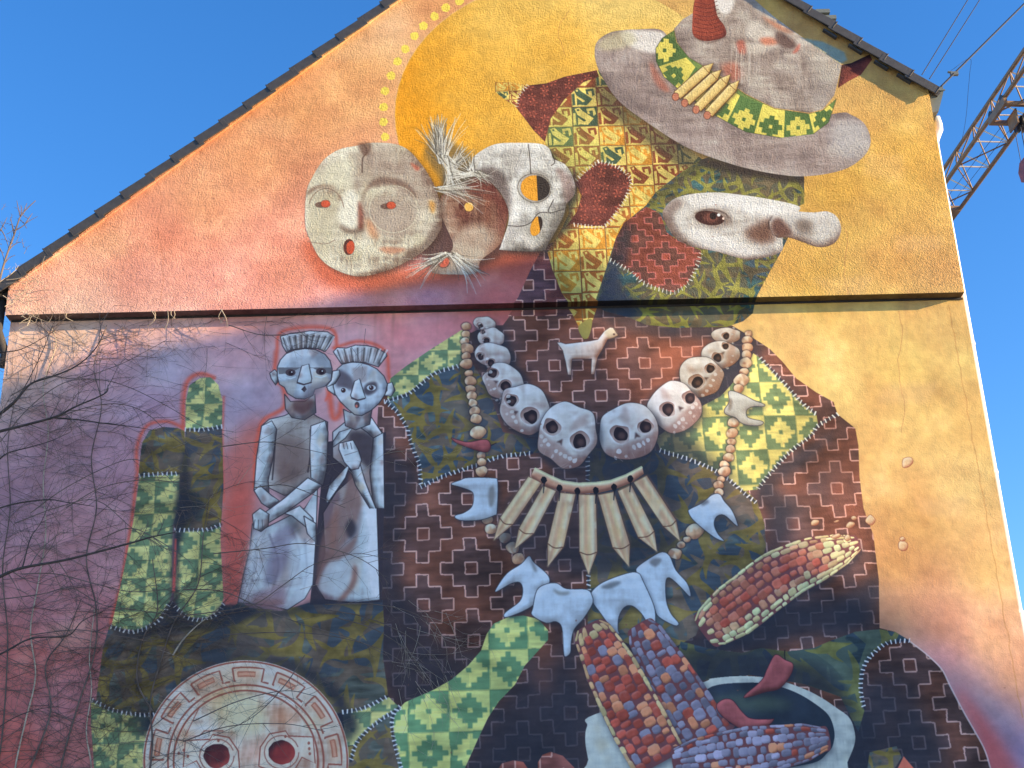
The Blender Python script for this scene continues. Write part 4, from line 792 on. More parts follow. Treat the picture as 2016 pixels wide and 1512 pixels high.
NO = [(1515,436),(1520,424),(1545,413),(1571,416),(1602,418),(1628,416),(1647,426),(1656,448),(1650,470),(1634,483),(1609,486),(1577,475),(1551,467),(1529,467),(1517,451)]
m = shape('painted_long_nose', NO, True, 'painted pale club shaped nose poking right'); form(m, L(214, 208, 196), L(244, 240, 230), L(105, 74, 60), 10, (-.1, -.8), edge=.35, streak=.25, k=2.0)
soft([(1517,440),(1530,428),(1548,440),(1560,460),(1535,464),(1520,456)], L(92, 52, 42), 5, .8, clip=m); soft([(1565,440),(1585,430),(1600,446),(1590,462),(1570,456)], L(118, 100, 88), 7, .8, clip=m); stroke([(1514,452),(1513,438),(1520,425)], 2.5, L(50, 34, 32), .7, soft_=1)
soft(ell(1402, 428, 38, 18, 5), L(150, 128, 112), 6, .8); put(mk(ell(1397, 429, 29, 14, 8), True), L(74, 44, 40)); put(blur(mk(ell(1400, 428, 14, 10)), 2), L(140, 84, 70), .8); put(mk(ell(1404, 425, 7, 7)), L(40, 26, 28)); put(mk(ell(1415, 423, 3.4, 3)), L(250, 248, 240)); put(mk(ell(1424, 430, 2.4, 2.4)), L(250, 220, 200)); stroke([(1368, 420), (1395, 412), (1424, 418), (1436, 430)], 3, L(64, 44, 40), .6, smooth=True, soft_=1)
# ---- hat
BR = [(1171,98),(1178,79),(1201,64),(1230,59),(1254,58),(1307,62),(1330,120),(1420,230),(1560,240),(1652,222),(1676,226),(1703,245),(1714,279),(1699,309),(1657,335),(1582,347),(1506,339),(1431,320),(1352,290),(1280,245),(1224,204),(1194,166),(1175,128)]
soft([(1194,170),(1224,210),(1280,255),(1352,300),(1431,330),(1506,349),(1590,356),(1500,330),(1350,270),(1240,190)], L(60, 48, 44), 7, .7)
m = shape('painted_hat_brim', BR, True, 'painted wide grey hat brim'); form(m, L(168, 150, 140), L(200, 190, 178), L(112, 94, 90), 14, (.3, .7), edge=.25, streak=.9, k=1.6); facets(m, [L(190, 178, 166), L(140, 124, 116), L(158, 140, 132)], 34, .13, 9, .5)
soft([(1225,62),(1300,62),(1308,80),(1290,105),(1240,90)], L(245, 240, 228), 4, .85, clip=m); soft([(1175,90),(1200,66),(1240,62),(1250,85),(1200,100)], L(205, 195, 150), 6, .6, clip=m); soft([(1640,240),(1700,240),(1714,280),(1690,310),(1640,300)], L(205, 202, 196), 14, .7, clip=m); soft([(1280,120),(1300,150),(1320,180),(1300,175),(1284,150)], L(190, 100, 76), 4, .6, clip=m); soft([(1185,140),(1240,190),(1300,230),(1240,215),(1190,165)], L(120, 104, 100), 6, .5, clip=m)
CW = [(1327,57),(1344,38),(1371,22),(1400,-12),(1470,-14),(1525,34),(1582,75),(1657,128),(1650,158),(1642,188),(1620,215),(1593,222),(1525,212),(1469,185),(1412,145),(1356,113),(1333,83)]
P = [(1657,128),(1676,124),(1695,115),(1712,107),(1717,117),(1695,147),(1670,160),(1650,173)]; m = shape('painted_horn', P, label='painted dark horn at the right end of the hat'); form(m, L(110, 52, 48), L(150, 74, 62), L(52, 28, 36), 6, (.2, .6), streak=.6)
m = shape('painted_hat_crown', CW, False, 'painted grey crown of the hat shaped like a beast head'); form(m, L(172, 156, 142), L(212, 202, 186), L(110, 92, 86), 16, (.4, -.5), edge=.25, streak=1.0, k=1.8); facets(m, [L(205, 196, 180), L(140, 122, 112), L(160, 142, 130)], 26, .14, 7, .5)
for P, c, r, a in (([(1400,-10),(1442,-10),(1444,12),(1432,28),(1414,20)], L(245, 240, 230), 3, .85), ([(1480,40),(1520,60),(1545,85),(1530,92),(1500,84),(1470,70)], L(236, 228, 210), 5, .7), ([(1440,90),(1500,82),(1530,95),(1480,104)], L(235, 225, 205), 5, .6), ([(1530,62),(1560,78),(1568,92),(1550,96),(1528,84)], L(92, 66, 60), 4, .8), ([(1496,76),(1520,74),(1530,86),(1505,88)], L(206, 104, 70), 4, .7), ([(1500,32),(1540,52),(1560,66),(1530,56)], L(222, 122, 78), 4, .6), ([(1450,84),(1464,80),(1468,104),(1455,104)], L(205, 98, 76), 3, .7), ([(1420,130),(1450,124),(1460,150),(1440,160)], L(196, 96, 70), 6, .6), ([(1335,70),(1350,50),(1365,70),(1360,100),(1340,90)], L(140, 124, 116), 6, .5), ([(1600,150),(1645,150),(1630,200),(1600,205)], L(160, 150, 140), 12, .5), ([(1560,105),(1575,85),(1572,100)], L(210, 100, 80), 2, .7), ([(1590,95),(1650,130),(1640,170),(1600,140)], L(210, 204, 186), 10, .5)):
    soft(P, c, r, a, clip=m)
for k in range(16): x = 1440+RS.uniform(0, 60); stroke([(x, 85+RS.uniform(0, 20)), (x+RS.uniform(-3, 3), 130+RS.uniform(0, 40))], 1.6, L(215, 205, 190), .5)
m2 = mk([(1582,75),(1620,82),(1662,102),(1668,118),(1655,126)]); put(blur(m2, 2), L(150, 172, 165), .9)
P = [(1371,-8),(1402,-8),(1412,30),(1427,53),(1427,72),(1393,81),(1367,72),(1363,45)]; m = shape('painted_horn', P, True, 'painted ringed red horn on top of the hat'); form(m, L(150, 66, 50), L(190, 90, 66), L(82, 38, 38), 7, (-.3, -.3), streak=.5)
for k in range(9): stroke([(1368-k*.3, 4+k*8), (1395, 9+k*8), (1412+k*1.6, 2+k*8)], 1.8, L(84, 38, 36), .7, smooth=True)
stroke([(1364, 72), (1395, 84), (1430, 72)], 4, L(70, 40, 36), .5, soft_=2, smooth=True)
BA = [(1327,60),(1304,75),(1291,95),(1292,121),(1307,151),(1337,177),(1405,226),(1469,260),(1537,271),(1601,264),(1631,241),(1647,194),(1620,217),(1593,224),(1525,214),(1469,187),(1412,147),(1356,113),(1331,83)]
m = shape('painted_hat_band', BA, label='painted green hat band with stepped stars'); put(m, L(110, 132, 70)*(1+.5*N_MID[m.sl])[..., None])
bs = smo([(1312,72),(1309,110),(1325,148),(1370,180),(1435,222),(1500,246),(1560,252),(1610,244),(1640,215)], 8); d_ = np.concatenate([[0], np.cumsum(np.hypot(*np.diff(bs, axis=0).T))]); Ltot = d_[-1]
for k in range(8):
    s0, s1, sc = k*Ltot/8, (k+1)*Ltot/8, (k+.5)*Ltot/8
    def bp(s_, o): x = np.interp(s_, d_, bs[:, 0]); y = np.interp(s_, d_, bs[:, 1]); x2 = np.interp(s_+2, d_, bs[:, 0])-np.interp(s_-2, d_, bs[:, 0]); y2 = np.interp(s_+2, d_, bs[:, 1])-np.interp(s_-2, d_, bs[:, 1]); l = math.hypot(x2, y2)+1e-6; return (x-y2/l*o, y+x2/l*o)
    ligh, dar = L(228, 212, 100), L(88, 118, 64); A_, B_ = (ligh, dar) if k % 2 else (dar, ligh)
    q = inter(mk([bp(s0, -40), bp(s1, -40), bp(s1, 40), bp(s0, 40)]) or m, m)
    if q is not None: put(q, A_*(1+.4*N_MID[q.sl])[..., None])
    w = Ltot/8
    for a, b in ((.42, .10), (.28, .28), (.10, .42)):
        q = mk([bp(sc-w*a, -w*b*.95), bp(sc+w*a, -w*b*.95), bp(sc+w*a, w*b*.95), bp(sc-w*a, w*b*.95)]); q = inter(q, m)
        if q is not None: put(q, B_)
    q = inter(mk([bp(sc-3.5, -3.5), bp(sc+3.5, -3.5), bp(sc+3.5, 3.5), bp(sc-3.5, 3.5)]), m)
    if q is not None: put(q, A_)
stroke(BA[:9], 1.8, L(60, 66, 44), .6); stroke(BA[9:]+BA[:1], 1.8, L(60, 56, 44), .5)
for tip, base in (((1405,124),(1333,188)), ((1421,137),(1351,200)), ((1439,146),(1373,213)), ((1456,158),(1395,224))):
    t_, b_ = np.array(tip, float), np.array(base, float); d = (t_-b_)/np.hypot(*(t_-b_)); n_ = np.array([-d[1], d[0]])*9.5; sh = t_-d*20
    P = [b_+n_, sh+n_, t_, sh-n_, b_-n_]; soft(np.array(P)+[2, 4], L(60, 46, 40), 3, .6, smooth=False)
    m = shape('painted_hat_cartridge', P, label='painted yellow cartridge tucked in the hat band'); form(m, L(238, 208, 130), L(252, 236, 180), L(170, 120, 60), 4, (-.7, -.6), streak=.3, k=1.6); stroke([b_+n_, sh+n_, t_, sh-n_, b_-n_, b_+n_], 2, L(90, 56, 36), .8); stroke([sh+n_, sh-n_], 1.8, L(120, 76, 40), .8)
    put(mk(ell(b_[0]-d[0]*4, b_[1]-d[1]*4, 7, 8, jit=.2), True), L(206, 130, 100)); stroke(ell(b_[0]-d[0]*4, b_[1]-d[1]*4, 7, 8), 1.6, L(80, 44, 36), .7)
# ---- three masks
soft([(860,380),(900,330),(980,340),(1010,470),(960,520),(880,540),(830,500)], L(56, 48, 46), 9, .75)
M3 = [(929,315),(947,297),(978,283),(1021,281),(1064,283),(1083,294),(1089,312),(1113,324),(1129,352),(1132,380),(1116,401),(1110,423),(1098,447),(1080,478),(1064,494),(990,492),(986,484),(1000,441),(1000,411),(984,377),(957,352),(932,340)]
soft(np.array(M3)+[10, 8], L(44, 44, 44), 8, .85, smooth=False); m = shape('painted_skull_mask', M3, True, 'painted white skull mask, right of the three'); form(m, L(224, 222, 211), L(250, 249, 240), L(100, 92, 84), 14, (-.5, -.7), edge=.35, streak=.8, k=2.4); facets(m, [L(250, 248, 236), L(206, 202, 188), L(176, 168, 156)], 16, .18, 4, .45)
for P, c, r, a in (([(940,335),(975,330),(1000,360),(1005,400),(995,440),(980,380),(955,352)], L(100, 84, 78), 6, .8), ([(1020,360),(1045,335),(1080,345),(1085,380),(1060,402),(1030,396)], L(150, 142, 128), 5, .6), ([(1095,330),(1125,350),(1130,385),(1115,400),(1105,360)], L(150, 118, 108), 4, .6), ([(1035,450),(1060,418),(1110,410),(1100,440),(1060,480)], L(170, 166, 152), 6, .5), ([(1000,440),(1030,440),(1010,480),(992,486)], L(150, 142, 132), 5, .5)): soft(P, c, r, a, clip=m)
em = shape('painted_eye_hole', ell(1054, 370, 29, 25, 10), True, 'painted eye hole of the skull mask'); put(em, L(58, 50, 46)); q = inter(em, mk([(1020, 340), (1056, 340), (1059, 400), (1020, 400)])); put(q, L(240, 166, 52)); stroke(ell(1052, 370, 33, 28, 10, 30), 2.5, L(110, 100, 88), .7)
em = mk(ell(1056, 445, 11, 20, 18), True); put(em, L(58, 46, 40)); q = inter(em, mk([(1040, 420), (1058, 420), (1066, 470), (1040, 470)])); put(q, L(240, 166, 52))
for P in ([(1040,284),(1043,310),(1045,342)], [(1090,392),(1080,418),(1110,412)], [(1000,444),(1025,445),(1045,438),(1060,420),(1078,418)], [(1083,294),(1092,318),(1085,326)]): stroke(P, 2.2, L(62, 54, 50), .8, smooth=True)
M2 = [(867,389),(892,371),(929,349),(960,355),(984,380),(1000,411),(997,441),(984,481),(947,512),(938,537),(898,540),(850,536),(867,512),(886,497),(892,481),(883,457),(870,426)]
m = shape('painted_brown_mask', M2, True, 'painted brown mask with straw hair between the two others'); form(m, L(150, 110, 88), L(200, 188, 166), L(84, 44, 38), 12, (-.4, .6), edge=.4, streak=.9, k=2.4); facets(m, [L(190, 160, 136), L(120, 66, 54), L(164, 100, 76)], 18, .18, 4, .5)
soft([(900,370),(950,352),(990,390),(1000,430),(985,470),(975,400),(940,385)], L(120, 62, 52), 6, .7, clip=m); soft([(890,470),(940,440),(975,470),(950,505),(920,530),(890,530)], L(205, 198, 176), 9, .6, clip=m)
put(mk(ell(923, 407, 9, 9)), L(244, 192, 96)); stroke(ell(923, 407, 10, 10), 2, L(96, 50, 40), .7); put(mk(ell(908, 405, 5, 8)), L(96, 50, 42)); put(mk(ell(873, 515, 11, 11, jit=.1), True), L(212, 104, 80)); stroke(ell(873, 515, 12, 12), 2, L(90, 50, 42), .7)
M1 = [(707,286),(732,281),(775,283),(806,297),(837,334),(861,380),(870,435),(861,463),(837,491),(800,515),(757,534),(707,544),(661,531),(631,509),(612,475),(601,441),(603,380),(615,349),(637,315),(668,294)]
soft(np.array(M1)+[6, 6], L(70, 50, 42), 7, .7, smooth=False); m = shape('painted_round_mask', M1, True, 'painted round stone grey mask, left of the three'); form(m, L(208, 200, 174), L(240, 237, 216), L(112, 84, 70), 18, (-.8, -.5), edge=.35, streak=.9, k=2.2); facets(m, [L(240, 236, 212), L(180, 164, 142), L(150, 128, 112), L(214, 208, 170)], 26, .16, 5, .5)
for P, c, r, a in (([(720,285),(790,290),(840,350),(860,420),(800,390),(760,350),(725,340)], L(172, 152, 136), 14, .6), ([(712,420),(720,380),(745,365),(790,368),(818,392),(812,370),(780,352),(740,350),(715,380)], L(120, 92, 78), 4, .8), ([(720,395),(760,385),(815,400),(820,440),(790,465),(745,460),(722,440)], L(176, 158, 140), 8, .8), ([(604,385),(630,370),(665,375),(675,410),(664,372),(640,362),(610,372)], L(130, 100, 82), 3, .8), ([(606,390),(650,385),(672,410),(665,450),(630,460),(606,450)], L(206, 198, 168), 6, .6), ([(672,440),(695,450),(712,440),(716,456),(690,460),(672,452)], L(122, 102, 86), 3, .85), ([(665,420),(680,380),(695,375),(708,395),(704,445),(675,445)], L(240, 238, 218), 5, .85), ([(706,395),(716,420),(714,448),(706,446)], L(130, 70, 56), 3, .85), ([(720,430),(735,440),(745,470),(725,460)], L(216, 140, 90), 5, .6), ([(830,480),(860,440),(868,460),(840,494),(800,516),(790,508)], L(120, 100, 88), 4, .7), ([(690,470),(760,490),(820,470),(770,500),(700,490)], L(232, 228, 200), 6, .7), ([(745,490),(760,486),(800,490),(770,500)], L(206, 110, 70), 3, .5), ([(845,395),(856,400),(854,420),(848,415)], L(226, 160, 70), 3, .8), ([(808,320),(826,330),(820,336)], L(214, 110, 80), 2, .8), ([(615,350),(650,320),(680,310),(700,320),(680,370),(640,365)], L(222, 218, 188), 10, .7), ([(630,500),(680,520),(760,520),(700,542),(660,532)], L(236, 232, 206), 6, .7)): soft(P, c, r, a, clip=m)
for x, y in ((641, 401), (770, 404)): put(mk(ell(x-9, y+2, 12, 6)), L(112, 84, 72), .9); put(mk(ell(x, y, 9, 7, jit=.1), True), L(212, 92, 62)); stroke(ell(x, y, 9.5, 7.5), 1.6, L(96, 50, 40), .6)
stroke(ell(775, 412, 48, 46, 0, 40), 2.5, L(226, 220, 190), .6); stroke(ell(642, 415, 35, 44, 0, 40)[22:40], 2.5, L(120, 92, 76), .6)
put(mk(ell(687, 486, 11, 16, 5), True), L(96, 56, 48)); put(mk(ell(690, 487, 8, 13, 5), True), L(206, 88, 58)); stroke([(716, 284), (722, 300), (714, 312), (713, 340)], 3.5, L(98, 76, 66), .8, smooth=True); soft([(705,284),(730,282),(728,300),(716,306)], L(110, 80, 66), 3, .8)
stroke([(690, 504), (692, 525), (690, 540)], 1.8, L(150, 130, 110), .6); stroke([(605, 475), (640, 480), (660, 472)], 2.2, L(130, 106, 90), .6, smooth=True)
# cracked rim of the round mask
for a in np.linspace(-70, 80, 34): x, y = 735+132*math.cos(rad(a)), 412+128*math.sin(rad(a)); stroke([(x, y), (x-8*math.cos(rad(a))+RS.uniform(-3, 3), y-8*math.sin(rad(a)))], 1.8, L(100, 80, 72), .55)
# straw hair
def straw(x, y, n, a0, a1, l0, l1, c=None):
    for k in range(n):
        a = rad(RS.uniform(a0, a1)); l = RS.uniform(l0, l1); sx, sy = x+RS.uniform(-9, 9), y+RS.uniform(-5, 5)
        bb_ = RS.uniform(-.35, .35); q = [(sx+l*t*math.cos(a+bb_*t), sy+l*t*math.sin(a+bb_*t)) for t in (0, .25, .5, .75, 1)]
        stroke(q, RS.uniform(1.6, 3.4), (c or [L(236, 234, 220), L(205, 200, 182), L(110, 104, 92)])[RS.randint(3)], .9, w2=.8)
soft([(835,300),(860,240),(880,270),(930,310),(935,350),(900,385),(880,370),(850,330)], L(90, 86, 78), 6, .6)
straw(872, 318, 70, -130, -70, 30, 100); straw(866, 300, 40, -100, -78, 50, 78); straw(890, 330, 50, -75, -30, 20, 60); straw(875, 310, 60, 40, 85, 30, 95); straw(860, 372, 22, -6, 12, 60, 130); straw(932, 342, 26, -200, -165, 20, 60); straw(935, 338, 26, 20, 60, 20, 40); straw(930, 335, 20, -150, -60, 10, 40)
straw(880, 500, 34, 135, 165, 40, 95); straw(890, 500, 34, 15, 55, 40, 90)
# small marks of wear on the wall
for _ in range(60):
    x, y = RS.uniform(30, 1980), RS.uniform(60, 1500); put(mk(ell(x, y, RS.uniform(.8, 2.2), RS.uniform(.8, 2.2))), S(90, 70, 70), .6)
for x0_ in (1868, 1905):
    p = [(x0_+(y-600)*.178+RS.uniform(-2, 2), y) for y in range(600, 1420, 14)]; stroke(p, 2.0, L(196, 140, 84), .55)
for k in range(26):
    x = RS.uniform(20, 1890); y = 606-0.0225*(x-10)+14; stroke([(x, y), (x+RS.uniform(-2, 2), y+RS.uniform(15, 90))], RS.uniform(1.5, 4), S(100, 80, 84), .18, w2=1, soft_=2)
for k in range(70):      # dirt washed down from the drip edge and the verge
    x = RS.uniform(20, 1880); y = 606-0.0225*(x-10)+14; l = RS.uniform(20, 170); stroke([(x, y), (x+RS.uniform(-2, 2)+l*.02*(x-816)/600, y+l)], RS.uniform(2, 7), S(96, 78, 78), RS.uniform(.06, .16), w2=2, soft_=2)
for k in range(40):
    t = RS.rand(); x, y = (20+t*750, 575-t*550) if k % 2 else (1560+t*270, 20+t*170); l = RS.uniform(15, 80); stroke([(x, y), (x+RS.uniform(-1, 1), y+l)], RS.uniform(2, 6), S(110, 84, 70), RS.uniform(.05, .14), w2=2, soft_=2)
for P in ([(1770, 610), (1776, 660), (1768, 720), (1780, 800), (1774, 850)], [(300, 330), (318, 390), (310, 450), (322, 520), (316, 600)], [(1650, 420), (1668, 470), (1662, 540), (1670, 578)], [(1120, 20), (1100, 60), (1112, 110)], [(560, 250), (548, 300), (556, 350)]):
    P = np.array(smo(P, 6)); P += RS.uniform(-1.6, 1.6, P.shape); stroke(P, 1.3, S(104, 78, 66), .5)
for k in range(9):       # faded and rolled over places
    x, y = [(220, 480), (520, 250), (680, 90), (1750, 330), (1800, 480), (1650, 560), (1780, 780), (1850, 1000), (150, 1250)][k]
    q = [(x+RS.uniform(-60, -25), y+RS.uniform(-30, -12)), (x+RS.uniform(25, 70), y+RS.uniform(-30, -12)), (x+RS.uniform(25, 60), y+RS.uniform(12, 34)), (x+RS.uniform(-60, -25), y+RS.uniform(12, 34))]
    soft(q, L(246, 200, 150), 7, .22, smooth=False)
CAN *= (1+0.05*N_FINE+0.05*N_ST)[..., None]
# ------------------------------------------------------------------ mural materials
IMG = img_from(CAN)
def mural_mat(name, b1, s1, b2, s2):
    m = bpy.data.materials.new(name); m.use_nodes = True; t = m.node_tree; n = t.nodes; l = t.links
    b = n['Principled BSDF']; b.inputs['Roughness'].default_value = 0.85
    b.inputs['Specular IOR Level'].default_value = 0.25
    uv = n.new('ShaderNodeUVMap'); uv.uv_map = 'uv'
    it = n.new('ShaderNodeTexImage'); it.image = IMG; it.extension = 'EXTEND'; it.interpolation = 'Linear'
    l.new(uv.outputs[0], it.inputs['Vector'])
    ge = n.new('ShaderNodeNewGeometry')
    # fine wear of the paint: small mottling of its colour
    nz = n.new('ShaderNodeTexNoise'); nz.inputs['Scale'].default_value = 9; nz.inputs['Detail'].default_value = 8; nz.inputs['Roughness'].default_value = 0.7
    l.new(ge.outputs['Position'], nz.inputs['Vector'])
    mr = n.new('ShaderNodeMapRange'); mr.inputs['From Min'].default_value = 0.3; mr.inputs['From Max'].default_value = 0.7
    mr.inputs['To Min'].default_value = 0.90; mr.inputs['To Max'].default_value = 1.08
    l.new(nz.outputs['Fac'], mr.inputs['Value'])
    mx = n.new('ShaderNodeMix'); mx.data_type = 'RGBA'; mx.blend_type = 'MULTIPLY'; mx.inputs['Factor'].default_value = 1
    l.new(it.outputs['Color'], mx.inputs[6]); l.new(mr.outputs[0], mx.inputs[7]); l.new(mx.outputs[2], b.inputs['Base Color'])
    a = n.new('ShaderNodeTexNoise'); a.inputs['Scale'].default_value = s1; a.inputs['Detail'].default_value = 2.0; a.inputs['Distortion'].default_value = 0.8
    c = n.new('ShaderNodeTexNoise'); c.inputs['Scale'].default_value = s2; c.inputs['Detail'].default_value = 4
    mp = n.new('ShaderNodeMapping'); mp.inputs['Rotation'].default_value = (0.6, 0.45, 0.7)
    l.new(ge.outputs['Position'], mp.inputs['Vector']); l.new(mp.outputs[0], a.inputs['Vector']); l.new(ge.outputs['Position'], c.inputs['Vector'])
    p1 = n.new('ShaderNodeBump'); p1.inputs['Strength'].default_value = 1; p1.inputs['Distance'].default_value = b1
    p2 = n.new('ShaderNodeBump'); p2.inputs['Strength'].default_value = 1; p2.inputs['Distance'].default_value = b2
    l.new(a.outputs['Fac'], p1.inputs['Height'])
    d = n.new('ShaderNodeTexNoise'); d.inputs['Scale'].default_value = 1.3; d.inputs['Detail'].default_value = 3; l.new(ge.outputs['Position'], d.inputs['Vector'])
    dr = n.new('ShaderNodeMapRange'); dr.inputs['From Min'].default_value = 0.35; dr.inputs['From Max'].default_value = 0.65; dr.inputs['To Min'].default_value = b1*0.55; dr.inputs['To Max'].default_value = b1*1.35; l.new(d.outputs['Fac'], dr.inputs['Value']); l.new(dr.outputs[0], p1.inputs['Distance']); l.new(c.outputs['Fac'], p2.inputs['Height'])
    l.new(p1.outputs[0], p2.inputs['Normal']); l.new(p2.outputs[0], b.inputs['Normal'])
    return m
M_UP = mural_mat('painted_rough_render', 0.02, 58, 0.008, 14)
M_LO = mural_mat('painted_smooth_render', 0.0025, 62, 0.007, 6.0)
M_TILE = mat('dark_roof_tile', (0.045, 0.045, 0.048), 0.55, noise=0.25, nscale=9, bump=0.15, bscale=60)
M_ZINC = mat('grey_green_metal', (0.16, 0.18, 0.16), 0.5, 0.2, noise=0.1)
M_WHITE = mat('white_painted_pipe', (0.78, 0.78, 0.76), 0.35, noise=0.04)
M_DARK = mat('dark_timber_and_shade', (0.03, 0.028, 0.03), 0.8, noise=0.3)
M_WALL = mat('plain_side_render', (0.5, 0.42, 0.33), 0.9, noise=0.06, bump=0.3)
M_GROUND = mat('pale_gravel', (0.34, 0.32, 0.28), 0.95, noise=0.15, nscale=0.8)
M_ASPH = mat('worn_concrete_road', (0.30, 0.29, 0.27), 0.9, noise=0.12, nscale=4, bump=0.3, bscale=60)
M_PAVE = mat('concrete_paving', (0.42, 0.40, 0.37), 0.9, noise=0.12, nscale=3, bump=0.2)

def with_uv(me):
    uv = me.uv_layers.new(name='uv')
    n = len(me.loops); vi = np.empty(n, np.int32); me.loops.foreach_get('vertex_index', vi)
    co = np.empty(len(me.vertices)*3, np.float32); me.vertices.foreach_get('co', co); co = co.reshape(-1, 3)[vi]
    d = np.stack([(co[:, 0]-PX0)/PW, (co[:, 2]-PZ0)/PH], 1).astype(np.float32)
    uv.data.foreach_set('uv', d.ravel())

# ------------------------------------------------------------------ unseen ground and street, toned pale to bounce light onto the wall
def sheet(name, x0, y0, x1, y1, z, m, th=0.0):
    b = MB(); b.box((x0, y0, z-0.3), (x1, y1, z)); o = b.build(name, m); tag(o, kind='structure'); return o
sheet('ground', -600, -600, 600, 600, -0.02, M_GROUND)
sheet('road', -120, -13.2, 120, -6.0, 0.0, M_ASPH)
sheet('pavement', -120, -6.0, 120, -0.4, 0.12, M_PAVE)
sheet('pavement', -120, -16.5, 120, -13.2, 0.12, M_PAVE)

# ------------------------------------------------------------------ the gable house
STEP = 0.14                                   # the gable panel stands proud of the wall below
ZL = at(10, 620).z                            # its lower edge
house = empty('gable_house', (5.6, 5.0, 0.0), 'orange and pink gable house whose windowless end wall carries the huge painted mural', 'house')
bl, br = at(12, 572), at(784, 0)
sl_l = (br.z-bl.z)/(br.x-bl.x)
rt, rb = at(1543, 0), at(1839, 184.6)
sl_r = (rt.z-rb.z)/(rb.x-rt.x)
xa = (rb.z+sl_r*rb.x-bl.z+sl_l*bl.x)/(sl_l+sl_r); za = bl.z+sl_l*(xa-bl.x)
XL, XR = 0.0, at(1899, 575).x
zl_e = bl.z+sl_l*(XL-bl.x); zr_e = rb.z-sl_r*(XR-rb.x)
DEPTH = 10.0
prof = [(XL, ZL), (XR, ZL), (XR, zr_e), (xa, za), (XL, zl_e)]
b = MB(); b.prism(prof, 0.0, DEPTH); me = b.mesh('gable_panel'); with_uv(me)
gable = link('gable_panel', me, house, M_UP); tag(gable, 'upper gable panel in coarse render standing proud of the wall below')
lx0, lx1 = at(17, 664, STEP).x, at(1897, 590, STEP).x
b = MB(); b.box((lx0, STEP, 0.0), (lx1, DEPTH, ZL+0.001)); me = b.mesh('lower_wall'); with_uv(me)
lower = link('lower_wall', me, house, M_LO); tag(lower, 'lower wall in smooth render below the proud gable panel')
sof = mural_mat('soffit_shade_paint', 0.004, 34, 0.01, 7)
_b = sof.node_tree; _m = [q for q in _b.nodes if q.bl_idname == 'ShaderNodeMapRange'][0]; _m.inputs['To Min'].default_value = 0.14; _m.inputs['To Max'].default_value = 0.30  # mural colours darkened all over: shade under the ledge put into the paint
b = MB(); b.box((XL+0.003, 0.003, ZL-0.004), (XR-0.003, STEP-0.001, ZL-0.0005)); me = b.mesh('underside_shade_sheet'); with_uv(me); link('underside_shade_sheet', me, house, sof)
M_PLINTH = mat('maroon_painted_plinth', (0.30, 0.14, 0.14), 0.9, noise=0.2, nscale=1.5, bump=0.3, bscale=25)
MB().box((lx0-0.004, STEP-0.02, 0.0), (lx1+0.004, STEP-0.002, PZ0+0.03)).build('plinth', M_PLINTH, house)
MB().box((lx0+0.01, STEP-0.012, ZL-0.030), (lx1-0.01, STEP-0.0012, ZL-0.005)).build('joint_shade_strip', M_DARK, house)  # dark strip along the joint, deepens the ledge's shadow line by colour
# side skirt of plain wall so that the long sides are not mural
b = MB(); b.box((lx1+0.002, STEP+0.3, 0.0), (lx1+0.01, DEPTH, ZL)); b.build('side_wall', M_WALL, house)

# roof slabs
def roof_slab(x0, z0, x1, z1, name):
    d = Vector((x1-x0, 0, z1-z0)).normalized(); nrm = Vector((-d.z, 0, d.x))
    if nrm.z < 0: nrm = -nrm
    b = MB(); p = Vector((x0, 0.03, z0)); L = Vector((x1-x0, 0, z1-z0))
    b.obox(p+nrm*0.02, L, (0, DEPTH, 0), nrm*0.07)
    o = b.build(name, M_TILE, house)
    return d, nrm
ex = 0.10
dl, nl = roof_slab(XL-ex, zl_e-ex*sl_l, xa, za, 'roof_slope')
dr, nr = roof_slab(XR+ex, zr_e-ex*sl_r, xa, za, 'roof_slope')
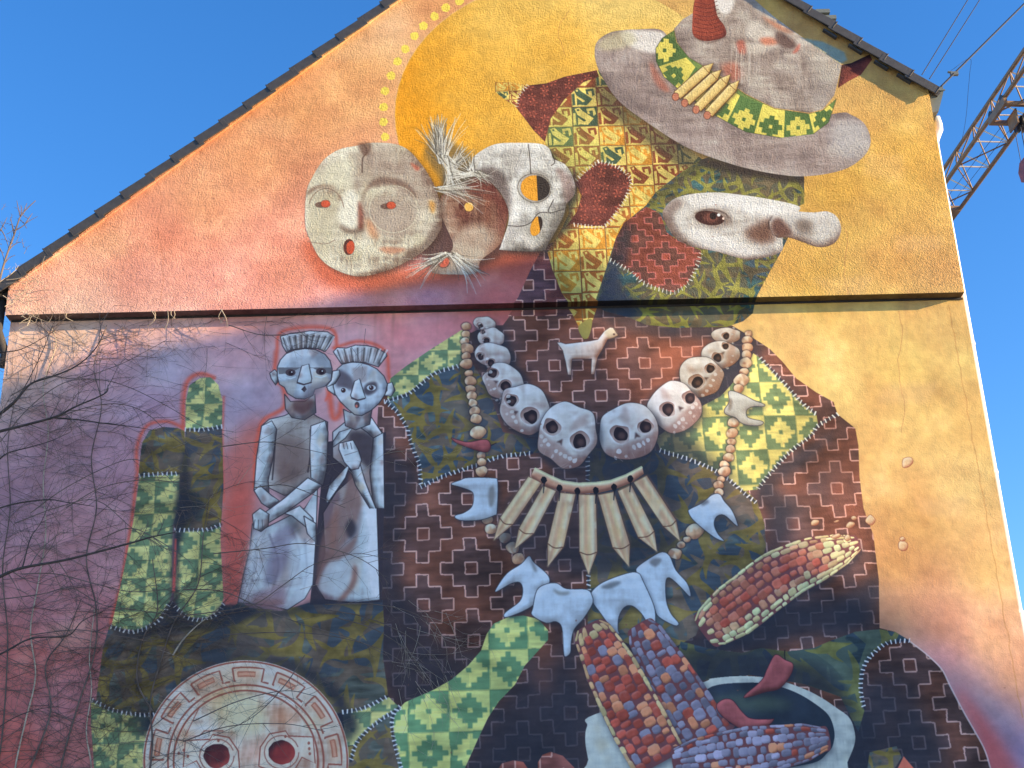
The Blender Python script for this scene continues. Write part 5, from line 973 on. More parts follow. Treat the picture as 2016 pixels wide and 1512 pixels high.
# verge tiles: a plate on the roof with a flap down the gable
OV = 0.09
def tile_mesh(side, Lt, h):
    bm = bmesh.new()
    b = MB()
    # local frame: x up the slope, y into the roof, z normal to the slope
    b.box((0, 0, -h), (Lt, 0.022, 0))
    b.box((0, 0.0225, -0.02), (Lt, 0.30, -0.001))
    b.box((-0.003, -0.006, -h-0.003), (0.014, -0.0005, 0.002))
    me = b.mesh('verge_tile')
    bm.from_mesh(me)
    bmesh.ops.bevel(bm, geom=[e for e in bm.edges], offset=0.004, segments=1, affect='EDGES')
    bm.to_mesh(me); bm.free(); me.materials.append(M_TILE)
    return me
def verge(p0px, p1px, n, i0, side):
    P0, P1 = at(*p0px, -OV), at(*p1px, -OV)
    stp = (P1-P0)/n
    L = stp.length
    up = stp.normalized(); nrm = Vector((-up.z, 0, up.x))
    if nrm.z < 0: nrm = -nrm
    h = 0.118
    me = tile_mesh(side, L*1.16, h)
    i = i0; rnd = random.Random(5+side)
    while True:
        p = P0+stp*i
        if (side < 0 and p.x > xa-0.1) or (side > 0 and p.x < xa+0.1): break
        o = bpy.data.objects.new('verge_tile', me); COL.objects.link(o)
        u = (up-nrm*0.075+nrm*rnd.uniform(-.006, .006)).normalized(); w = Vector((-u.z, 0, u.x))
        if w.z < 0: w = -w
        ymul = Vector((0, 1, 0))
        M = Matrix(((u.x, 0, w.x), (u.y, 1, w.y), (u.z, 0, w.z)))
        if side > 0:
            M = Matrix(((u.x, 0, w.x), (u.y, 1, w.y), (u.z, 0, w.z)))
        o.rotation_euler = (0, 0, 0)
        mm = M.to_4x4()
        o.matrix_world = mm
        # keep it a proper rotation: for the right slope mirror by scale
        if M.determinant() < 0:
            o.matrix_world = Matrix.Identity(4)
            M2 = Matrix(((u.x, 0, w.x), (0, -1, 0), (u.z, 0, w.z)))
            o.rotation_euler = M2.to_euler(); o.scale = (1, -1, 1)
        else:
            o.rotation_euler = M.to_euler()
        o.location = p+Vector((0, rnd.uniform(-.004, .004), 0)); bpy_parent(o, house)
        i += 1
    return up, nrm
verge((31, 528), (746.6, 3.7), 15, -2, -1)
verge((1852, 171), (1649.5, 43), 4, 0, 1)
# thin render bead under the left verge, small battens under the right one
b = MB(); d = Vector((xa-XL, 0, za-zl_e)).normalized(); n_ = Vector((-d.z, 0, d.x))
b.obox(Vector((XL, -0.03, zl_e))-n_*0.03, d*((Vector((xa, 0, za))-Vector((XL, 0, zl_e))).length), (0, 0.035, 0), n_*0.028)
me = b.mesh('render_bead'); with_uv(me); link('render_bead', me, house, M_UP)
d = Vector((XR-xa, 0, zr_e-za)).normalized(); n_ = Vector((d.z, 0, -d.x))
b = MB(); b.obox(Vector((xa, -0.075, za))+n_*0.0, d*((Vector((XR, 0, zr_e))-Vector((xa, 0, za))).length), (0, 0.072, 0), -n_*0.02)
b.build('verge_board', M_DARK, house)
for px, py in ((1636, 62), (1686, 92), (1737, 124), (1782, 150)):
    p = at(px, py+1, -0.05); b = MB(); b.obox(p-d*0.10, d*0.2, (0, 0.05, 0), n_*0.03)
    b.build('verge_clip', M_TILE, house)
# eaves on the right: boxed gutter, outlet and downpipe
g0 = at(1848, 205, 0.22)
b = MB(); b.prism([(XR+0.004, zr_e-0.30), (XR+0.10, zr_e-0.28), (XR+0.21, zr_e+0.02), (XR+0.21, zr_e+0.085), (XR+0.004, zr_e+0.085)], 0.05, DEPTH)
b.build('boxed_eave', M_ZINC, house)
b = MB(); b.prism([(XR+0.01, zr_e+0.02), (XR+0.225, zr_e+0.02), (XR+0.225, zr_e+0.04), (XR+0.01, zr_e+0.04)], 0.035, 0.0495)
b.build('eave_trim', M_ZINC, house)
pp = [at(1851, 226, 0.2), at(1856, 237, 0.2), at(1858, 246, 0.2), at(1856, 256, 0.2), at(1856, 266, 0.21)]
xp = XR+0.075
pipe = [Vector((xp+0.06, 0.26, zr_e-0.24)), Vector((xp+0.075, 0.26, zr_e-0.34)), Vector((xp+0.07, 0.26, zr_e-0.42)), Vector((xp+0.02, 0.26, zr_e-0.52)), Vector((xp-0.012, 0.26, zr_e-0.60)), Vector((xp-0.015, 0.26, zr_e-0.7)), Vector((xp-0.015, 0.26, 0.1))]
dp = MB().tube(pipe, 0.05, 14).build('downpipe', M_WHITE, house, smooth=True)
for z in (10.1, 8.2, 6.6, 5.0, 3.1, 1.2):
    MB().tube([(xp-0.015, 0.26, z), (xp-0.015, 0.26, z+0.035)], 0.056, 14).build('pipe_bracket', M_WHITE, dp)
# eaves on the left: dark fascia and gutter
MB().prism([(XL-0.16, zl_e-0.10), (XL-0.004, zl_e-0.10), (XL-0.004, zl_e-0.02), (XL-0.16, zl_e-0.08)], 0.02, DEPTH).build('fascia_board', M_DARK, house)
MB().tube([(XL-0.1, 0.10, zl_e-0.05), (XL-0.1, 0.10, zl_e-0.5), (XL-0.02, 0.2, zl_e-0.75), (XL-0.02, 0.2, 8.2)], 0.055, 10).build('downpipe', M_DARK, house, smooth=True)
# roof ventilation tiles standing up behind the right verge
for px, py, w in ((1627, 22, 0.16), (1641, 34, 0.12)):
    p = at(px, py, 0.8)
    MB().box((p.x-w, 0.75, p.z-0.06), (p.x+w*0.2, 1.05, p.z)).build('vent_tile', M_ZINC, house)

# ------------------------------------------------------------------ the house whose shade falls on the wall
az = Vector((SUN.x, SUN.y, 0)).normalized(); pv = Vector((-az.y, az.x, 0))       # pv: across the sun's direction
te = SUN.z/math.hypot(SUN.x, SUN.y)
L0 = 30.0
def to_caster(x, y, Y):
    p = at(x, y, Y); d = p.x*az.x+p.y*az.y
    return p.x*pv.x+p.y*pv.y, p.z+(L0-d)*te
edge = [(0, 752, .14), (240, 697, .14), (470, 645, .14), (740, 562, 0), (1000, 508, 0), (1160, 492, 0), (1290, 790, .14), (1420, 955, .14), (1600, 1085, .14), (1800, 1218, .14), (2016, 1378, .14)]
pr = [to_caster(*e) for e in edge]
pr[0] = (pr[0][0], pr[0][1]); 
M_BRICK = mat('sooty_brick', (0.28, 0.15, 0.10), 0.9, noise=0.2, nscale=3, bump=0.2)
M_GLASS = mat('window_glass', (0.03, 0.04, 0.05), 0.08)
M_FRAME = mat('window_frame', (0.7, 0.7, 0.68), 0.5)
ch = empty('corner_house', (az*L0+pv*0.5).to_tuple()[:2]+(0.0,), 'tall brick house across the street that throws its shade on the mural', 'house')
def cpt(u, z, d=0.0):
    p = az*(L0+d)+pv*u; return (p.x, p.y, z)
prof = [(-2.4, 0.0), (-2.4, 13.0), (-1.6, 15.9)] + pr + [(3.1, 7.6), (3.1, 0.0)]
n = len(prof); v = [cpt(u, z) for u, z in prof]+[cpt(u, z, 11.0) for u, z in prof]
f = [tuple(range(n)), tuple(range(2*n-1, n-1, -1))]+[(i, i+n, (i+1) % n+n, (i+1) % n) for i in range(n)]
bb = MB(); bb.add(v, f); o = bb.build('gable_wall', M_BRICK, ch)
bm = bmesh.new(); bm.from_mesh(o.data); bmesh.ops.recalc_face_normals(bm, faces=bm.faces); bm.to_mesh(o.data); bm.free()
for u in (-1.9, 0.3):
    for z in (1.4, 4.6, 7.8, 10.8):
        w = MB(); w.obox(cpt(u, z, -0.06), pv*1.1, az*0.05, Vector((0, 0, 1.6))); wo_ = w.build('window', M_FRAME, ch)
        g = MB(); g.obox(cpt(u+0.08, z+0.08, -0.075), pv*0.94, az*0.01, Vector((0, 0, 1.44))); g.build('pane', M_GLASS, wo_)
# ------------------------------------------------------------------ paint coats: each painted motif is a coat of paint of its own on the render
from mathutils.geometry import tessellate_polygon
def clip_tri(poly, planes):
    for (a, b, c) in planes:                      # keep a*x+b*z+c >= 0
        out = []
        for i in range(len(poly)):
            p, q = poly[i], poly[(i+1) % len(poly)]; dp, dq = a*p[0]+b*p[1]+c, a*q[0]+b*q[1]+c
            if dp >= 0: out.append(p)
            if (dp >= 0) != (dq >= 0): t = dp/(dp-dq); out.append((p[0]+(q[0]-p[0])*t, p[1]+(q[1]-p[1])*t))
        poly = out
        if len(poly) < 3: return []
    return poly
e_ = 0.006
UPP = [(0, 1, -(ZL+e_)), (1, 0, -(XL+e_)), (-1, 0, XR-e_), (-sl_l*-1, -1, zl_e-sl_l*XL-e_), (-sl_r, -1, zr_e+sl_r*XR-e_)]
LOP = [(0, -1, ZL-0.02), (1, 0, -(lx0+e_)), (-1, 0, lx1-e_), (0, 1, -(PZ0+0.05))]
done = []
for name, P, lab in SHEETS:
    q = cpts(P); xz = [(PX0+a/RES, PZ0+PH-b/RES) for a, b in q]
    bb = (min(p[0] for p in xz), max(p[0] for p in xz), min(p[1] for p in xz), max(p[1] for p in xz))
    lay = 1+max([l for (b0, l) in done if not (b0[1] < bb[0] or b0[0] > bb[1] or b0[3] < bb[2] or b0[2] > bb[3])] or [0]); done.append((bb, lay))
    tris = tessellate_polygon([[Vector((x, z, 0)) for x, z in xz]])
    for planes, y, par, mt in ((UPP, 0.0, gable, M_UP), (LOP, STEP, lower, M_LO)):
        v, f, idx = [], [], {}
        for t in tris:
            c = clip_tri([xz[i] for i in t], planes)
            if len(c) < 3: continue
            ids = []
            for p in c:
                k = (round(p[0], 5), round(p[1], 5))
                if k not in idx: idx[k] = len(v); v.append((p[0], y-lay*0.00015, p[1]))
                if idx[k] not in ids: ids.append(idx[k])
            if len(ids) >= 3: f.append(ids)
        if not f: continue
        area = 0
        for q_ in f:
            a_ = sum(v[q_[i]][0]*v[q_[(i+1) % len(q_)]][2]-v[q_[(i+1) % len(q_)]][0]*v[q_[i]][2] for i in range(len(q_)))/2
            area += abs(a_)
            if a_ < 0: q_.reverse()
        if area < 0.0008: continue
        me = bpy.data.meshes.new(name); me.from_pydata(v, [], f); me.update(); with_uv(me); me.materials.append(mt)
        o = bpy.data.objects.new(name, me); COL.objects.link(o); bpy_parent(o, par)
        if lab: o['label'] = lab
print('coats', len(done), 'layers', max(l for _, l in done))

# ------------------------------------------------------------------ bare tree on the left, its limbs reaching in front of the wall
R_ = random.Random(12)
M_BARK = mat('dark_bark', (0.055, 0.045, 0.042), 0.9, noise=0.4, nscale=12, bump=0.4, bscale=40)
M_TWIG = mat('grey_brown_twig', (0.13, 0.10, 0.085), 0.85, noise=0.35, nscale=8)
M_DEAD = mat('pale_dead_tendril', (0.42, 0.36, 0.28), 0.85, noise=0.3, nscale=8)
def smooth3(pts, n=4):
    p = [Vector(q) for q in pts]; p = [2*p[0]-p[1]]+p+[2*p[-1]-p[-2]]; out = []
    for i in range(1, len(p)-2):
        a, b, c, d = p[i-1], p[i], p[i+1], p[i+2]
        for j in range(n):
            t = j/n; out.append(0.5*((2*b)+(c-a)*t+(2*a-5*b+4*c-d)*t*t+(3*b-a-3*c+d)*t**3))
    out.append(p[-2]); return out
def grow(mb, p, ang, ln, r, depth, y0, ywob, droop=0.0, kids=(2, 4), n=3, spread=0.7, ymax=None):
    """a wandering shoot in the plane of the wall, with side shoots; ang in the X-Z plane"""
    k = max(4, int(ln/0.09)); st = ln/k; pts = [Vector(p)]; a = ang; yv = 0
    turn = R_.uniform(-.05, .05)
    for i in range(k):
        turn = turn*.8+R_.uniform(-.09, .09); a += turn-droop*math.cos(a)*st
        yv += R_.uniform(-ywob, ywob); q = pts[-1]+Vector((math.cos(a)*st, yv*st, math.sin(a)*st))
        if ymax is not None: q.y = min(q.y, ymax)
        pts.append(q)
        if depth > 0 and R_.random() < kids[1]/k and i > 0:
            sgn = R_.choice((-1, 1)); grow(mb, q, a+sgn*R_.uniform(.3, spread+.3), ln*R_.uniform(.25, .6), r*.6, depth-1, y0, ywob, droop, kids, n, spread, ymax)
    rr = [r*(1-0.75*i/k) for i in range(k+1)]
    mb.tube(pts, rr, n, cap=False)
    return pts
tree = empty('bare_tree', (-3.2, -2.2, 0.12), 'leafless tree on the left reaching dark branches across the lower pink wall', 'tree')
trunk = MB().tube(smooth3([(-3.2,-2.2,0.1),(-3.15,-2.15,2.0),(-3.0,-2.1,4.2),(-2.9,-2.0,6.0),(-2.6,-1.9,7.6),(-2.3,-1.8,9.0),(-1.6,-1.5,10.4)]), [0.24-0.0075*i for i in range(25)], 12).build('trunk', M_BARK, tree, smooth=True)
LIMBS = [([(-120,900),(-60,850),(0,815),(30,790),(60,756),(100,742),(148,722),(185,690),(205,655)], .035, -1.0, -2.45, 7.2),
         ([(-120,900),(-40,862),(0,849),(45,838),(110,820),(150,800),(206,775),(213,758)], .040, -1.05, -2.55, 6.9),
         ([(100,822),(150,826),(210,834),(260,840),(310,848)], .016, -0.95, None, None),
         ([(-120,1200),(-50,1160),(0,1135),(44,1118),(135,1101),(250,1071),(300,1057),(345,1048)], .042, -1.1, -2.9, 5.0),
         ([(-100,1330),(0,1288),(61,1257),(132,1252),(162,1223),(203,1203)], .026, -0.9, -3.0, 4.2),
         ([(-100,1050),(0,1000),(87,984),(132,989),(185,997)], .024, -0.9, -2.8, 5.8),
         ([(-60,920),(18,891),(60,880),(100,868),(140,850)], .020, -0.9, -2.75, 6.3),
         ([(-60,700),(0,694),(40,688),(80,668),(110,650)], .018, -0.7, -2.4, 8.0),
         ([(-60,860),(0,812),(40,775),(80,700),(100,650),(112,622)], .016, -0.9, -2.5, 7.3),
         ([(44,1118),(60,1060),(80,1030),(100,985)], .012, -1.1, None, None),
         ([(-80,1500),(0,1430),(60,1400),(120,1390)], .018, -0.8, -3.1, 3.6)]
for P, r, y, tx, tz in LIMBS:
    pts = [at(a, b, y+0.05*math.sin(i)) for i, (a, b) in enumerate(P)]
    if tx is not None: pts = [Vector((tx, -2.0, tz-0.5)), (Vector((tx, -2.0, tz-0.5))+pts[0])/2+Vector((0, 0, .15))]+pts
    sp = smooth3(pts, 5); k = len(sp)
    mb = MB(); mb.tube(sp, [.62*r*(1-.82*i/k) for i in range(k)], 7, cap=False)
    tw = MB()
    for i in range(int(k*.3), k, 1):
        if R_.random() < 0.5:
            d = sp[min(i+1, k-1)]-sp[i-1]; a = math.atan2(d.z, d.x)
            grow(tw, sp[i], a+R_.choice((-1, 1, 1))*R_.uniform(.4, 1.3), R_.uniform(.12, .55), max(.0026, r*.13), 2, y, .25, 0.2, (1, 3), 4, .8, -0.05)
    br_ = mb.build('branch', M_BARK, tree, smooth=True)
    if tw.v: tw.build('twigs', M_TWIG, br_)['kind'] = 'stuff'
# long thin whips crossing the wall
for P, y in (([(0,870),(60,800),(130,752),(200,748),(260,765),(330,800),(400,840),(460,850)], -.5), ([(20,780),(90,742),(150,745),(230,720),(290,690),(330,668)], -.5), ([(110,822),(180,800),(240,796),(290,815),(340,860),(400,900)], -.5),
             ([(60,1010),(130,960),(220,915),(270,905),(320,930),(350,960)], -.4), ([(130,1000),(200,960),(280,945),(350,950),(380,955)], -.4), ([(30,1030),(110,1000),(190,985),(260,1040),(320,1080)], -.4), ([(200,1060),(260,1040),(330,1075),(380,1110)], -.4),
             ([(40,1130),(110,1130),(190,1150),(260,1165),(330,1160),(420,1150)], -.3), ([(0,1180),(80,1170),(140,1158),(200,1190),(260,1200),(330,1210)], -.3), ([(60,1250),(150,1240),(220,1250),(290,1262)], -.3),
             ([(330,1215),(420,1205),(500,1190),(560,1150),(620,1110),(700,1090),(760,1100)], -.3), ([(360,1160),(440,1165),(520,1200),(600,1230),(700,1260),(760,1290)], -.3), ([(420,1090),(520,1080),(600,1070),(690,1092),(740,1120),(765,1150)], -.3),
             ([(440,1250),(540,1245),(640,1250),(740,1275),(820,1320)], -.25), ([(500,960),(560,955),(620,975),(680,1000)], -.3), ([(430,880),(520,870),(580,880),(650,895)], -.3), ([(450,640),(520,660),(600,655)], -.2),
             ([(640,1200),(720,1215),(800,1250),(850,1290),(880,1340)], -.15), ([(660,1215),(740,1240),(810,1290),(840,1350)], -.15), ([(640,1190),(740,1190),(820,1210),(880,1260)], -.15), ([(380,1420),(470,1380),(560,1360),(620,1370)], -.3), ([(360,1460),(450,1430),(560,1425),(640,1440)], -.3), ([(600,1290),(560,1350),(500,1410),(420,1450)], -.3)):
    mb = MB(); sp = smooth3([at(a, b, y) for a, b in P], 5); k = len(sp); mb.tube(sp, [.0062*(1-.6*i/k) for i in range(k)], 4, cap=False)
    tw = MB()
    for i in range(2, k-1, 2):
        if R_.random() < 0.7:
            d = sp[i+1]-sp[i-1]; a = math.atan2(d.z, d.x); grow(tw, sp[i], a+R_.choice((-1, 1))*R_.uniform(.25, .9), R_.uniform(.15, .6), .003, 1, y, .2, .1, (1, 3), 3, .6, -0.03)
    b_ = mb.build('whip_shoot', M_TWIG, tree)
    if tw.v: tw.build('twigs', M_TWIG, b_)['kind'] = 'stuff'
# crown top seen against the sky
top = MB()
def up(P, r):
    sp = smooth3([at(a, b, -1.2) for a, b in P], 4); k = len(sp); top.tube(sp, [r*(1-.7*i/k) for i in range(k)], 5, cap=False); return sp
up([(-30,640),(-10,590),(0,549),(8,520),(16,495),(27,465),(35,440),(40,427),(52,412),(70,395)], .015)
for P in ([(16,495),(24,485),(36,477),(42,478)], [(32,453),(45,445),(56,436),(74,426)], [(50,440),(58,428),(64,420)], [(40,427),(36,410),(33,395)], [(42,425),(43,412),(41,404)], [(8,520),(18,508),(30,502)], [(0,455),(8,440),(14,428)], [(2,452),(8,462),(15,480),(17,490)], [(27,460),(24,445),(21,428)], [(-5,480),(5,500),(8,516)], [(30,455),(26,450),(24,440)], [(46,420),(50,408),(53,400)]):
    up(P, .007)
for _ in range(16): grow(top, at(R_.uniform(0, 60), R_.uniform(410, 500), -1.2), R_.uniform(.2, 2.6), R_.uniform(.06, .16), .004, 1, 0, .2, n=4)
top.build('crown', M_TWIG, tree)
# fallen curls of dead vine at the eave corner
creeper = empty('wall_creeper', (1.0, STEP, 0.1), 'bare creeper clinging to the left of the lower wall in a fine net', 'climbing plant')
mb = MB()
for _ in range(26):
    p = at(R_.uniform(-4, 55), R_.uniform(520, 600) if R_.random() < .6 else R_.uniform(600, 670), -0.12)
    if p.x > 0.1: p.z = min(p.z, zl_e+sl_l*(p.x-XL)+0.03)
    grow(mb, p, R_.uniform(-.6, 1.0), R_.uniform(.12, .42), .005, 1, 0, .3, n=4, spread=1.0, ymax=-.1)
mb.build('dead_tendrils', M_DEAD, creeper)['kind'] = 'stuff'
mb = MB()
for _ in range(9):
    x = R_.choice((130, 150, 180, 235, 270, 330, 345, 440, 460, 475, 300))+R_.uniform(-8, 8); p = at(x, 624-0.0238*x, 0.02)
    L_ = R_.uniform(.06, .22); pts = [p+Vector((0, .02, .03)), p+Vector((R_.uniform(-.02, .03), -.02, .02)), p+Vector((R_.uniform(-.03, .05), -.01, -L_*.5)), p+Vector((R_.uniform(-.05, .07), .02, -L_))]
    mb.tube(smooth3(pts, 3), .0038, 4, cap=False)
mb.build('hanging_tendrils', M_DEAD, creeper)['kind'] = 'stuff'
# main stems climbing from the ground, then the net of shoots
def on_wall(P, off=.02): return [at(a, b, STEP-off) for a, b in P]
for P in ([(20,1620),(30,1512),(50,1420),(70,1330),(60,1240),(75,1150),(90,1050),(85,950),(95,850),(85,760),(110,680),(100,640)], [(110,1620),(120,1512),(150,1400),(185,1290),(190,1200),(170,1100),(190,1000),(180,900),(200,800),(185,720),(210,640)],
          [(-20,1600),(0,1480),(10,1380),(15,1250),(5,1120),(20,1000),(15,880),(30,780)], [(180,1620),(180,1512),(170,1440),(180,1360),(176,1290),(186,1200)], [(290,1560),(300,1460),(296,1380),(320,1290),(345,1220),(390,1150),(400,1060),(415,960)], [(340,1290),(360,1260),(390,1230),(430,1200)], [(60,1512),(100,1400),(90,1310),(130,1250),(160,1180)],
          [(300,1400),(270,1340),(280,1260),(310,1200),(300,1100)]):
    pts = on_wall(P)
    if P[0][1] > 1590: pts = [Vector((pts[0].x, STEP-.03, 0.1))]+pts
    sp = smooth3(pts, 6); k = len(sp); mb = MB(); mb.tube(sp, [.011*(1-.6*i/k) for i in range(k)], 5, cap=False); st_ = mb.build('stem', R_.choice((M_TWIG, M_DEAD)), creeper)
    tw = MB()
    for i in range(3, k-1):
        for _ in range(1):
            if R_.random() < .8: grow(tw, sp[i], R_.choice((R_.uniform(-.5, .9), math.pi-R_.uniform(-.5, .9))), R_.uniform(.25, 1.0), .0036, 2, STEP, .03, .25, (2, 4), 3, .8, STEP-.006)
    tw.build('shoots', M_TWIG, st_)['kind'] = 'stuff'
mb = MB()
for _ in range(80):
    t = R_.random(); x = R_.uniform(10, 210)+t*t*190; y = R_.uniform(660, 1500)
    p = at(x, y, STEP-.02); grow(mb, p, R_.choice((R_.uniform(-.4, .8), R_.uniform(-.4, .8), math.pi-R_.uniform(-.4, .8), R_.uniform(1.1, 2.0))), R_.uniform(.3, 1.1), .0028, 2, STEP, .03, .3, (2, 4), 3, .7, STEP-.006)
for _ in range(45):
    x = R_.uniform(60, 720); p = at(x, R_.uniform(625, 700)-.02*x, STEP-.02); grow(mb, p, R_.choice((R_.uniform(-2.4, -.7), R_.uniform(-.5, .5), 3.1)), R_.uniform(.2, .7), .003, 1, STEP, .03, .2, (2, 4), 3, .7, STEP-.006)
for _ in range(150):
    t = R_.random(); x = R_.uniform(0, 120)+t*t*330; y = R_.uniform(700, 1500)
    grow(mb, at(x, y, STEP-.03), R_.choice((R_.uniform(-.3, .5), R_.uniform(-.3, .9), math.pi-R_.uniform(-.3, .6))), R_.uniform(.4, 1.3), .0019, 1, STEP, .03, .35, (2, 5), 3, .7, STEP-.006)
mb.build('net_of_shoots', M_TWIG, creeper)['kind'] = 'stuff'
mb = MB()
for _ in range(26):
    p = at(R_.uniform(770, 880), R_.uniform(1180, 1380), STEP-.02); grow(mb, p, R_.uniform(-1.8, -.2), R_.uniform(.2, .8), .0028, 1, STEP, .03, .2, (1, 3), 3, .7, STEP-.006)
for _ in range(16):
    p = at(R_.uniform(300, 760), R_.uniform(850, 1400), STEP-.02); grow(mb, p, R_.uniform(-.8, 1.2), R_.uniform(.3, 1.0), .0028, 1, STEP, .03, .2, (1, 3), 3, .7, STEP-.006)
mb.build('pale_shoots', M_DEAD, creeper)['kind'] = 'stuff'

# ------------------------------------------------------------------ crane
M_CR = mat('dull_ochre_crane_paint', (0.19, 0.115, 0.065), 0.6, 0.0, noise=0.3, nscale=3)
M_CRL = mat('sunlit_tone_crane_brace', (0.62, 0.56, 0.46), 0.55, noise=0.1)  # paler copy of the crane paint, sunlight on braces put into the colour
M_RED = mat('rusty_red_block', (0.26, 0.055, 0.045), 0.55, noise=0.3, nscale=4)
M_STEEL = mat('dark_steel', (0.05, 0.05, 0.055), 0.45, 0.6)
HJ = 30.0
A1, A2 = at_h(1884, 419, HJ), at_h(1993, 270.6, HJ)
B1, B2 = at_h(1862, 359, HJ), at_h(2014, 146, HJ)
dA = (A2-A1); dA.normalize()
B1 = B1+dA*((A1-B1).dot(dA)); side = (B1-A1); wj = side.length; side.normalize()
print('jib', A1, A2, B1, 'width', wj)
crane = empty('tower_crane', (A1+dA*24).to_tuple()[:2]+(0.0,), 'tower crane whose lattice jib with a red hook block shows right of the wall', 'crane')
NB, LB = 13, 1.75; hgt = wj*0.95
def jp(k, c):        # joints: c 0,1 bottom chords, 2 top chord
    b = A1+dA*(LB*k)
    return b if c == 0 else (b+side*wj if c == 1 else b+side*wj*.62+Vector((0, 0, hgt))+dA*LB*.5)
for c in range(3):
    MB().tube([jp(0, c)-(dA*LB*.5 if c == 2 else Vector((0, 0, 0))), jp(NB, c)], .085 if c < 2 else .085, 8).build('chord', M_CR, crane)
bars = []
for k in range(NB):
    bars += [(jp(k, 0), jp(k, 1), .026), (jp(k, 0), jp(k, 2), .03), (jp(k, 1), jp(k, 2), .03), (jp(k+1, 0), jp(k, 2), .03), (jp(k+1, 1), jp(k, 2), .03), (jp(k, 0) if k % 2 else jp(k, 1), jp(k+1, 1) if k % 2 else jp(k+1, 0), .028)]
for i, (a, b, r) in enumerate(bars): MB().tube([a, b], r, 6).build('brace', M_CRL if i % 6 in (0, 3) else M_CR, crane)
# head plate and rope wheel at the jib's end
MB().obox(A1-dA*.5-Vector((0, 0, .12)), dA*.9, side*wj, Vector((0, 0, .22))).build('end_frame', M_CR, crane)
def wheel(c, ax, r, w, name, m, par):
    ax = ax.normalized(); u = ax.orthogonal().normalized(); v = ax.cross(u); mb = MB(); n = 18; vs = []
    for s_, rr in ((-w, r), (-w*.4, r*.85), (w*.4, r*.85), (w, r)): vs += [c+ax*s_+(u*math.cos(6.2832*i/n)+v*math.sin(6.2832*i/n))*rr for i in range(n)]
    f = [(k*n+i, k*n+(i+1) % n, (k+1)*n+(i+1) % n, (k+1)*n+i) for k in range(3) for i in range(n)]+[tuple(range(n-1, -1, -1)), tuple(range(3*n, 4*n))]
    mb.add(vs, f); return mb.build(name, m, par)
wheel(A1+dA*.35+side*wj*.75+Vector((0, 0, -.1)), side, .28, .06, 'rope_wheel', M_STEEL, crane)
# trolley and hook block
T0 = at_h(1980, 226, HJ-.35); tk = (T0-A1).dot(dA); T0 = A1+dA*tk+side*wj*.5+Vector((0, 0, -.35))
tr = MB(); tr.obox(T0-dA*.7-side*wj*.62, dA*1.4, side*.12, Vector((0, 0, .30))); tr.obox(T0-dA*.7+side*wj*.5, dA*1.4, side*.12, Vector((0, 0, .30)))
tr.obox(T0-dA*.7-side*wj*.5, dA*.14, side*wj, Vector((0, 0, .16))); tr.obox(T0+dA*.5-side*wj*.5, dA*.14, side*wj, Vector((0, 0, .16)))
tr.obox(T0-dA*.35-side*.25+Vector((0, 0, -.55)), dA*.7, side*.06, Vector((0, 0, .6))); tr.obox(T0-dA*.35+side*.2+Vector((0, 0, -.55)), dA*.7, side*.06, Vector((0, 0, .6)))
trl = tr.build('trolley', M_CR, crane)
for s_ in (-1, 1):
    for q in (-.5, .5): wheel(T0+dA*q+side*wj*.55*s_+Vector((0, 0, .34)), side, .14, .05, 'trolley_wheel', M_STEEL, trl)
for q in (-.2, .2): wheel(T0+dA*q+Vector((0, 0, -.4)), side, .2, .06, 'rope_wheel', M_STEEL, trl)
HK = at_h(2006, 330, T0.z-2.4); HB = Vector((T0.x, T0.y, T0.z-2.3))
for q in (-.26, .26):
    for w in (-.12, .12): MB().tube([T0+dA*q*.8+side*w+Vector((0, 0, -.4)), HB+dA*q+side*w], .014, 4).build('hoist_rope', M_STEEL, crane)
hb = MB()
for w in (-.20, .14):
    prof8 = [(-.42, .1), (-.2, .38), (.2, .38), (.42, .1), (.34, -.34), (.1, -.5), (-.1, -.5), (-.34, -.34)]
    vs = [HB+dA*a+side*w+Vector((0, 0, b)) for a, b in prof8]+[HB+dA*a+side*(w+.07)+Vector((0, 0, b)) for a, b in prof8]; n = 8
    hb.add(vs, [tuple(range(n)), tuple(range(2*n-1, n-1, -1))]+[(i, i+n, (i+1) % n+n, (i+1) % n) for i in range(n)])
hbo = hb.build('hook_block', M_RED, crane)
for q in (-.2, .2): wheel(HB+dA*q+Vector((0, 0, .05)), side, .19, .08, 'rope_wheel', M_STEEL, hbo)
hk = [HB+Vector((0, 0, -.5)), HB+Vector((0, 0, -.72)), HB+side*.14+Vector((0, 0, -.84)), HB+side*.12+Vector((0, 0, -1.0)), HB+Vector((0, 0, -1.08)), HB-side*.12+Vector((0, 0, -1.0)), HB-side*.14+Vector((0, 0, -.88))]
MB().tube(smooth3(hk, 4), .05, 8).build('hook', M_STEEL, hbo, smooth=True)
for i in range(12):
    c = HB+Vector((0, 0, -1.15-.17*i)); u = side if i % 2 else dA; n = 12
    MB().tube([c+u*.06*math.cos(6.2832*j/n)+Vector((0, 0, .11*math.sin(6.2832*j/n))) for j in range(n+1)], .02, 5).build('chain_link', M_STEEL, crane)
for w in (.3, .6): MB().tube([A1+dA*.3+side*wj*w+Vector((0, 0, .1)), T0-dA*.6+side*wj*(w-.5)+Vector((0, 0, .2))], .012, 4).build('trolley_rope', M_STEEL, crane)
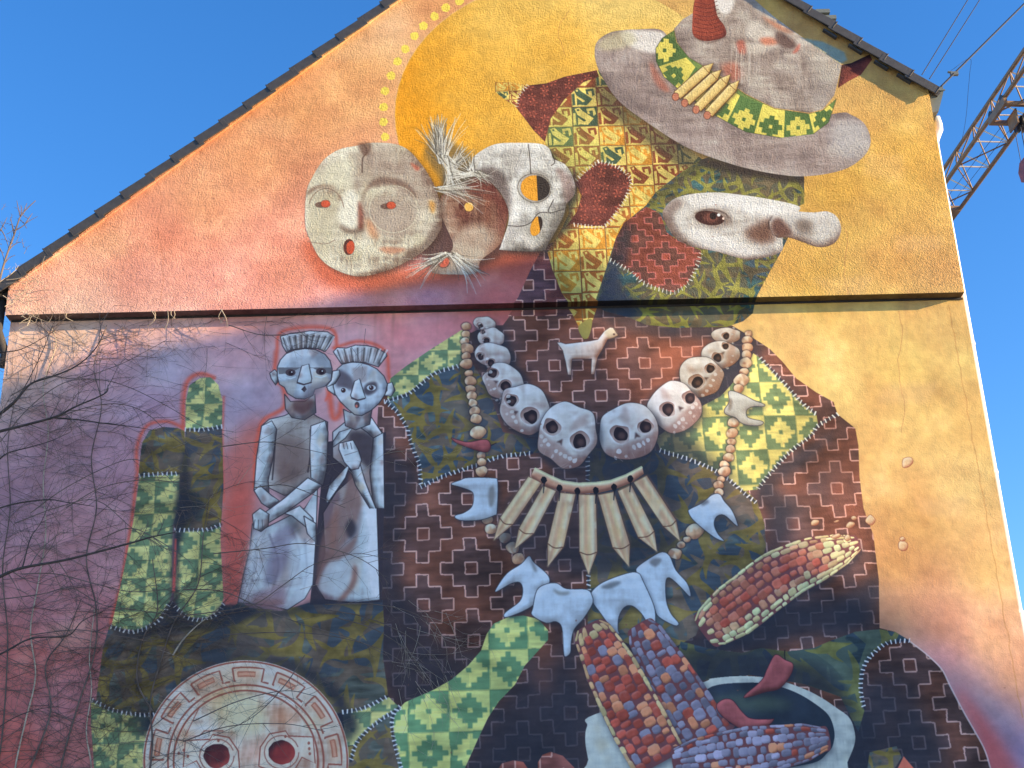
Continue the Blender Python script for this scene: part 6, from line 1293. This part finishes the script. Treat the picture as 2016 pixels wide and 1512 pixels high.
# tower and counter jib, out of the picture
TW = A1+dA*(LB*NB)+side*wj*.5
for sx in (-.8, .8):
    for sy in (-.8, .8): MB().tube([(TW.x+sx, TW.y+sy, 0), (TW.x+sx, TW.y+sy, HJ+4)], .09, 6).build('tower_leg', M_CR, crane)
for k in range(16):
    z = k*2.0
    for (a, b), (c, d) in (((-.8, -.8), (.8, -.8)), ((.8, -.8), (.8, .8)), ((.8, .8), (-.8, .8)), ((-.8, .8), (-.8, -.8))):
        MB().tube([(TW.x+a, TW.y+b, z), (TW.x+c, TW.y+d, z+2)], .04, 5).build('tower_brace', M_CR, crane)
MB().obox(TW-side*.6+Vector((0, 0, 0)), dA*11, side*1.2, Vector((0, 0, .25))).build('counter_jib', M_CR, crane)
MB().obox(TW+dA*8.5-side*.6-Vector((0, 0, 1.6)), dA*2.2, side*1.2, Vector((0, 0, 1.6))).build('counterweight', M_PAVE, crane)

# ------------------------------------------------------------------ overhead wires
mast_top = at(2330, -305, 4.0)
mb = MB().tube([(mast_top.x, 4.0, 0.1), (mast_top.x, 4.0, mast_top.z+.6)], [.14, .08], 12); o = mb.build('cable_mast', M_ZINC); tag(o, 'grey steel mast holding the overhead wires beyond the right of the wall', 'mast')
def wire(p0, px_end, r, sag, label, name='overhead_wire'):
    a = at(*p0, 0.35); b = Vector((mast_top.x, 4.0, at(*px_end, 4.0).z)); d = b-a; c = a+d*.5
    pts = [a+d*t-Vector((0, 0, sag*4*t*(1-t))) for t in np.linspace(0, 1, 25)]
    o = MB().tube(pts, r, 5).build(name, M_STEEL); tag(o, label, 'wire', 'wires over the right eave'); return pts
wire((1815, 147), (2330, -570), .007, .0, 'thin twisted wire rising from the roof, uppermost of the three')
wire((1830, 155), (2330, -530), .007, .0, 'thin twisted wire rising from the roof, middle of the three')
tp = wire((1853, 170), (2330, -305), .014, .0, 'thick black cable rising from the corner of the right eave with a small clamp')
cl = at(1918, 99, 0.1); cl = min(tp, key=lambda q: (q-cl).length)
clamp = MB().obox(cl-Vector((.06, .02, .04)), (.1, 0, 0), (0, .04, 0), (0, 0, .05)).tube([cl, cl+Vector((-.09, 0, .015))], .016, 6).build('wire_clamp', M_ZINC); tag(clamp, 'small grey clamp on the thick black cable', 'clamp')
hp = smooth3([cl+Vector((-.09, 0, 0))]+[at(a, b, .9) for a, b in ((1909,115),(1909,145),(1906,180),(1903,220),(1898,255),(1890,290),(1880,318))], 4)
o = MB().tube(hp, .003, 4).build('hanging_wire', M_STEEL); tag(o, 'hair thin loose wire hanging from the cable clamp', 'wire')
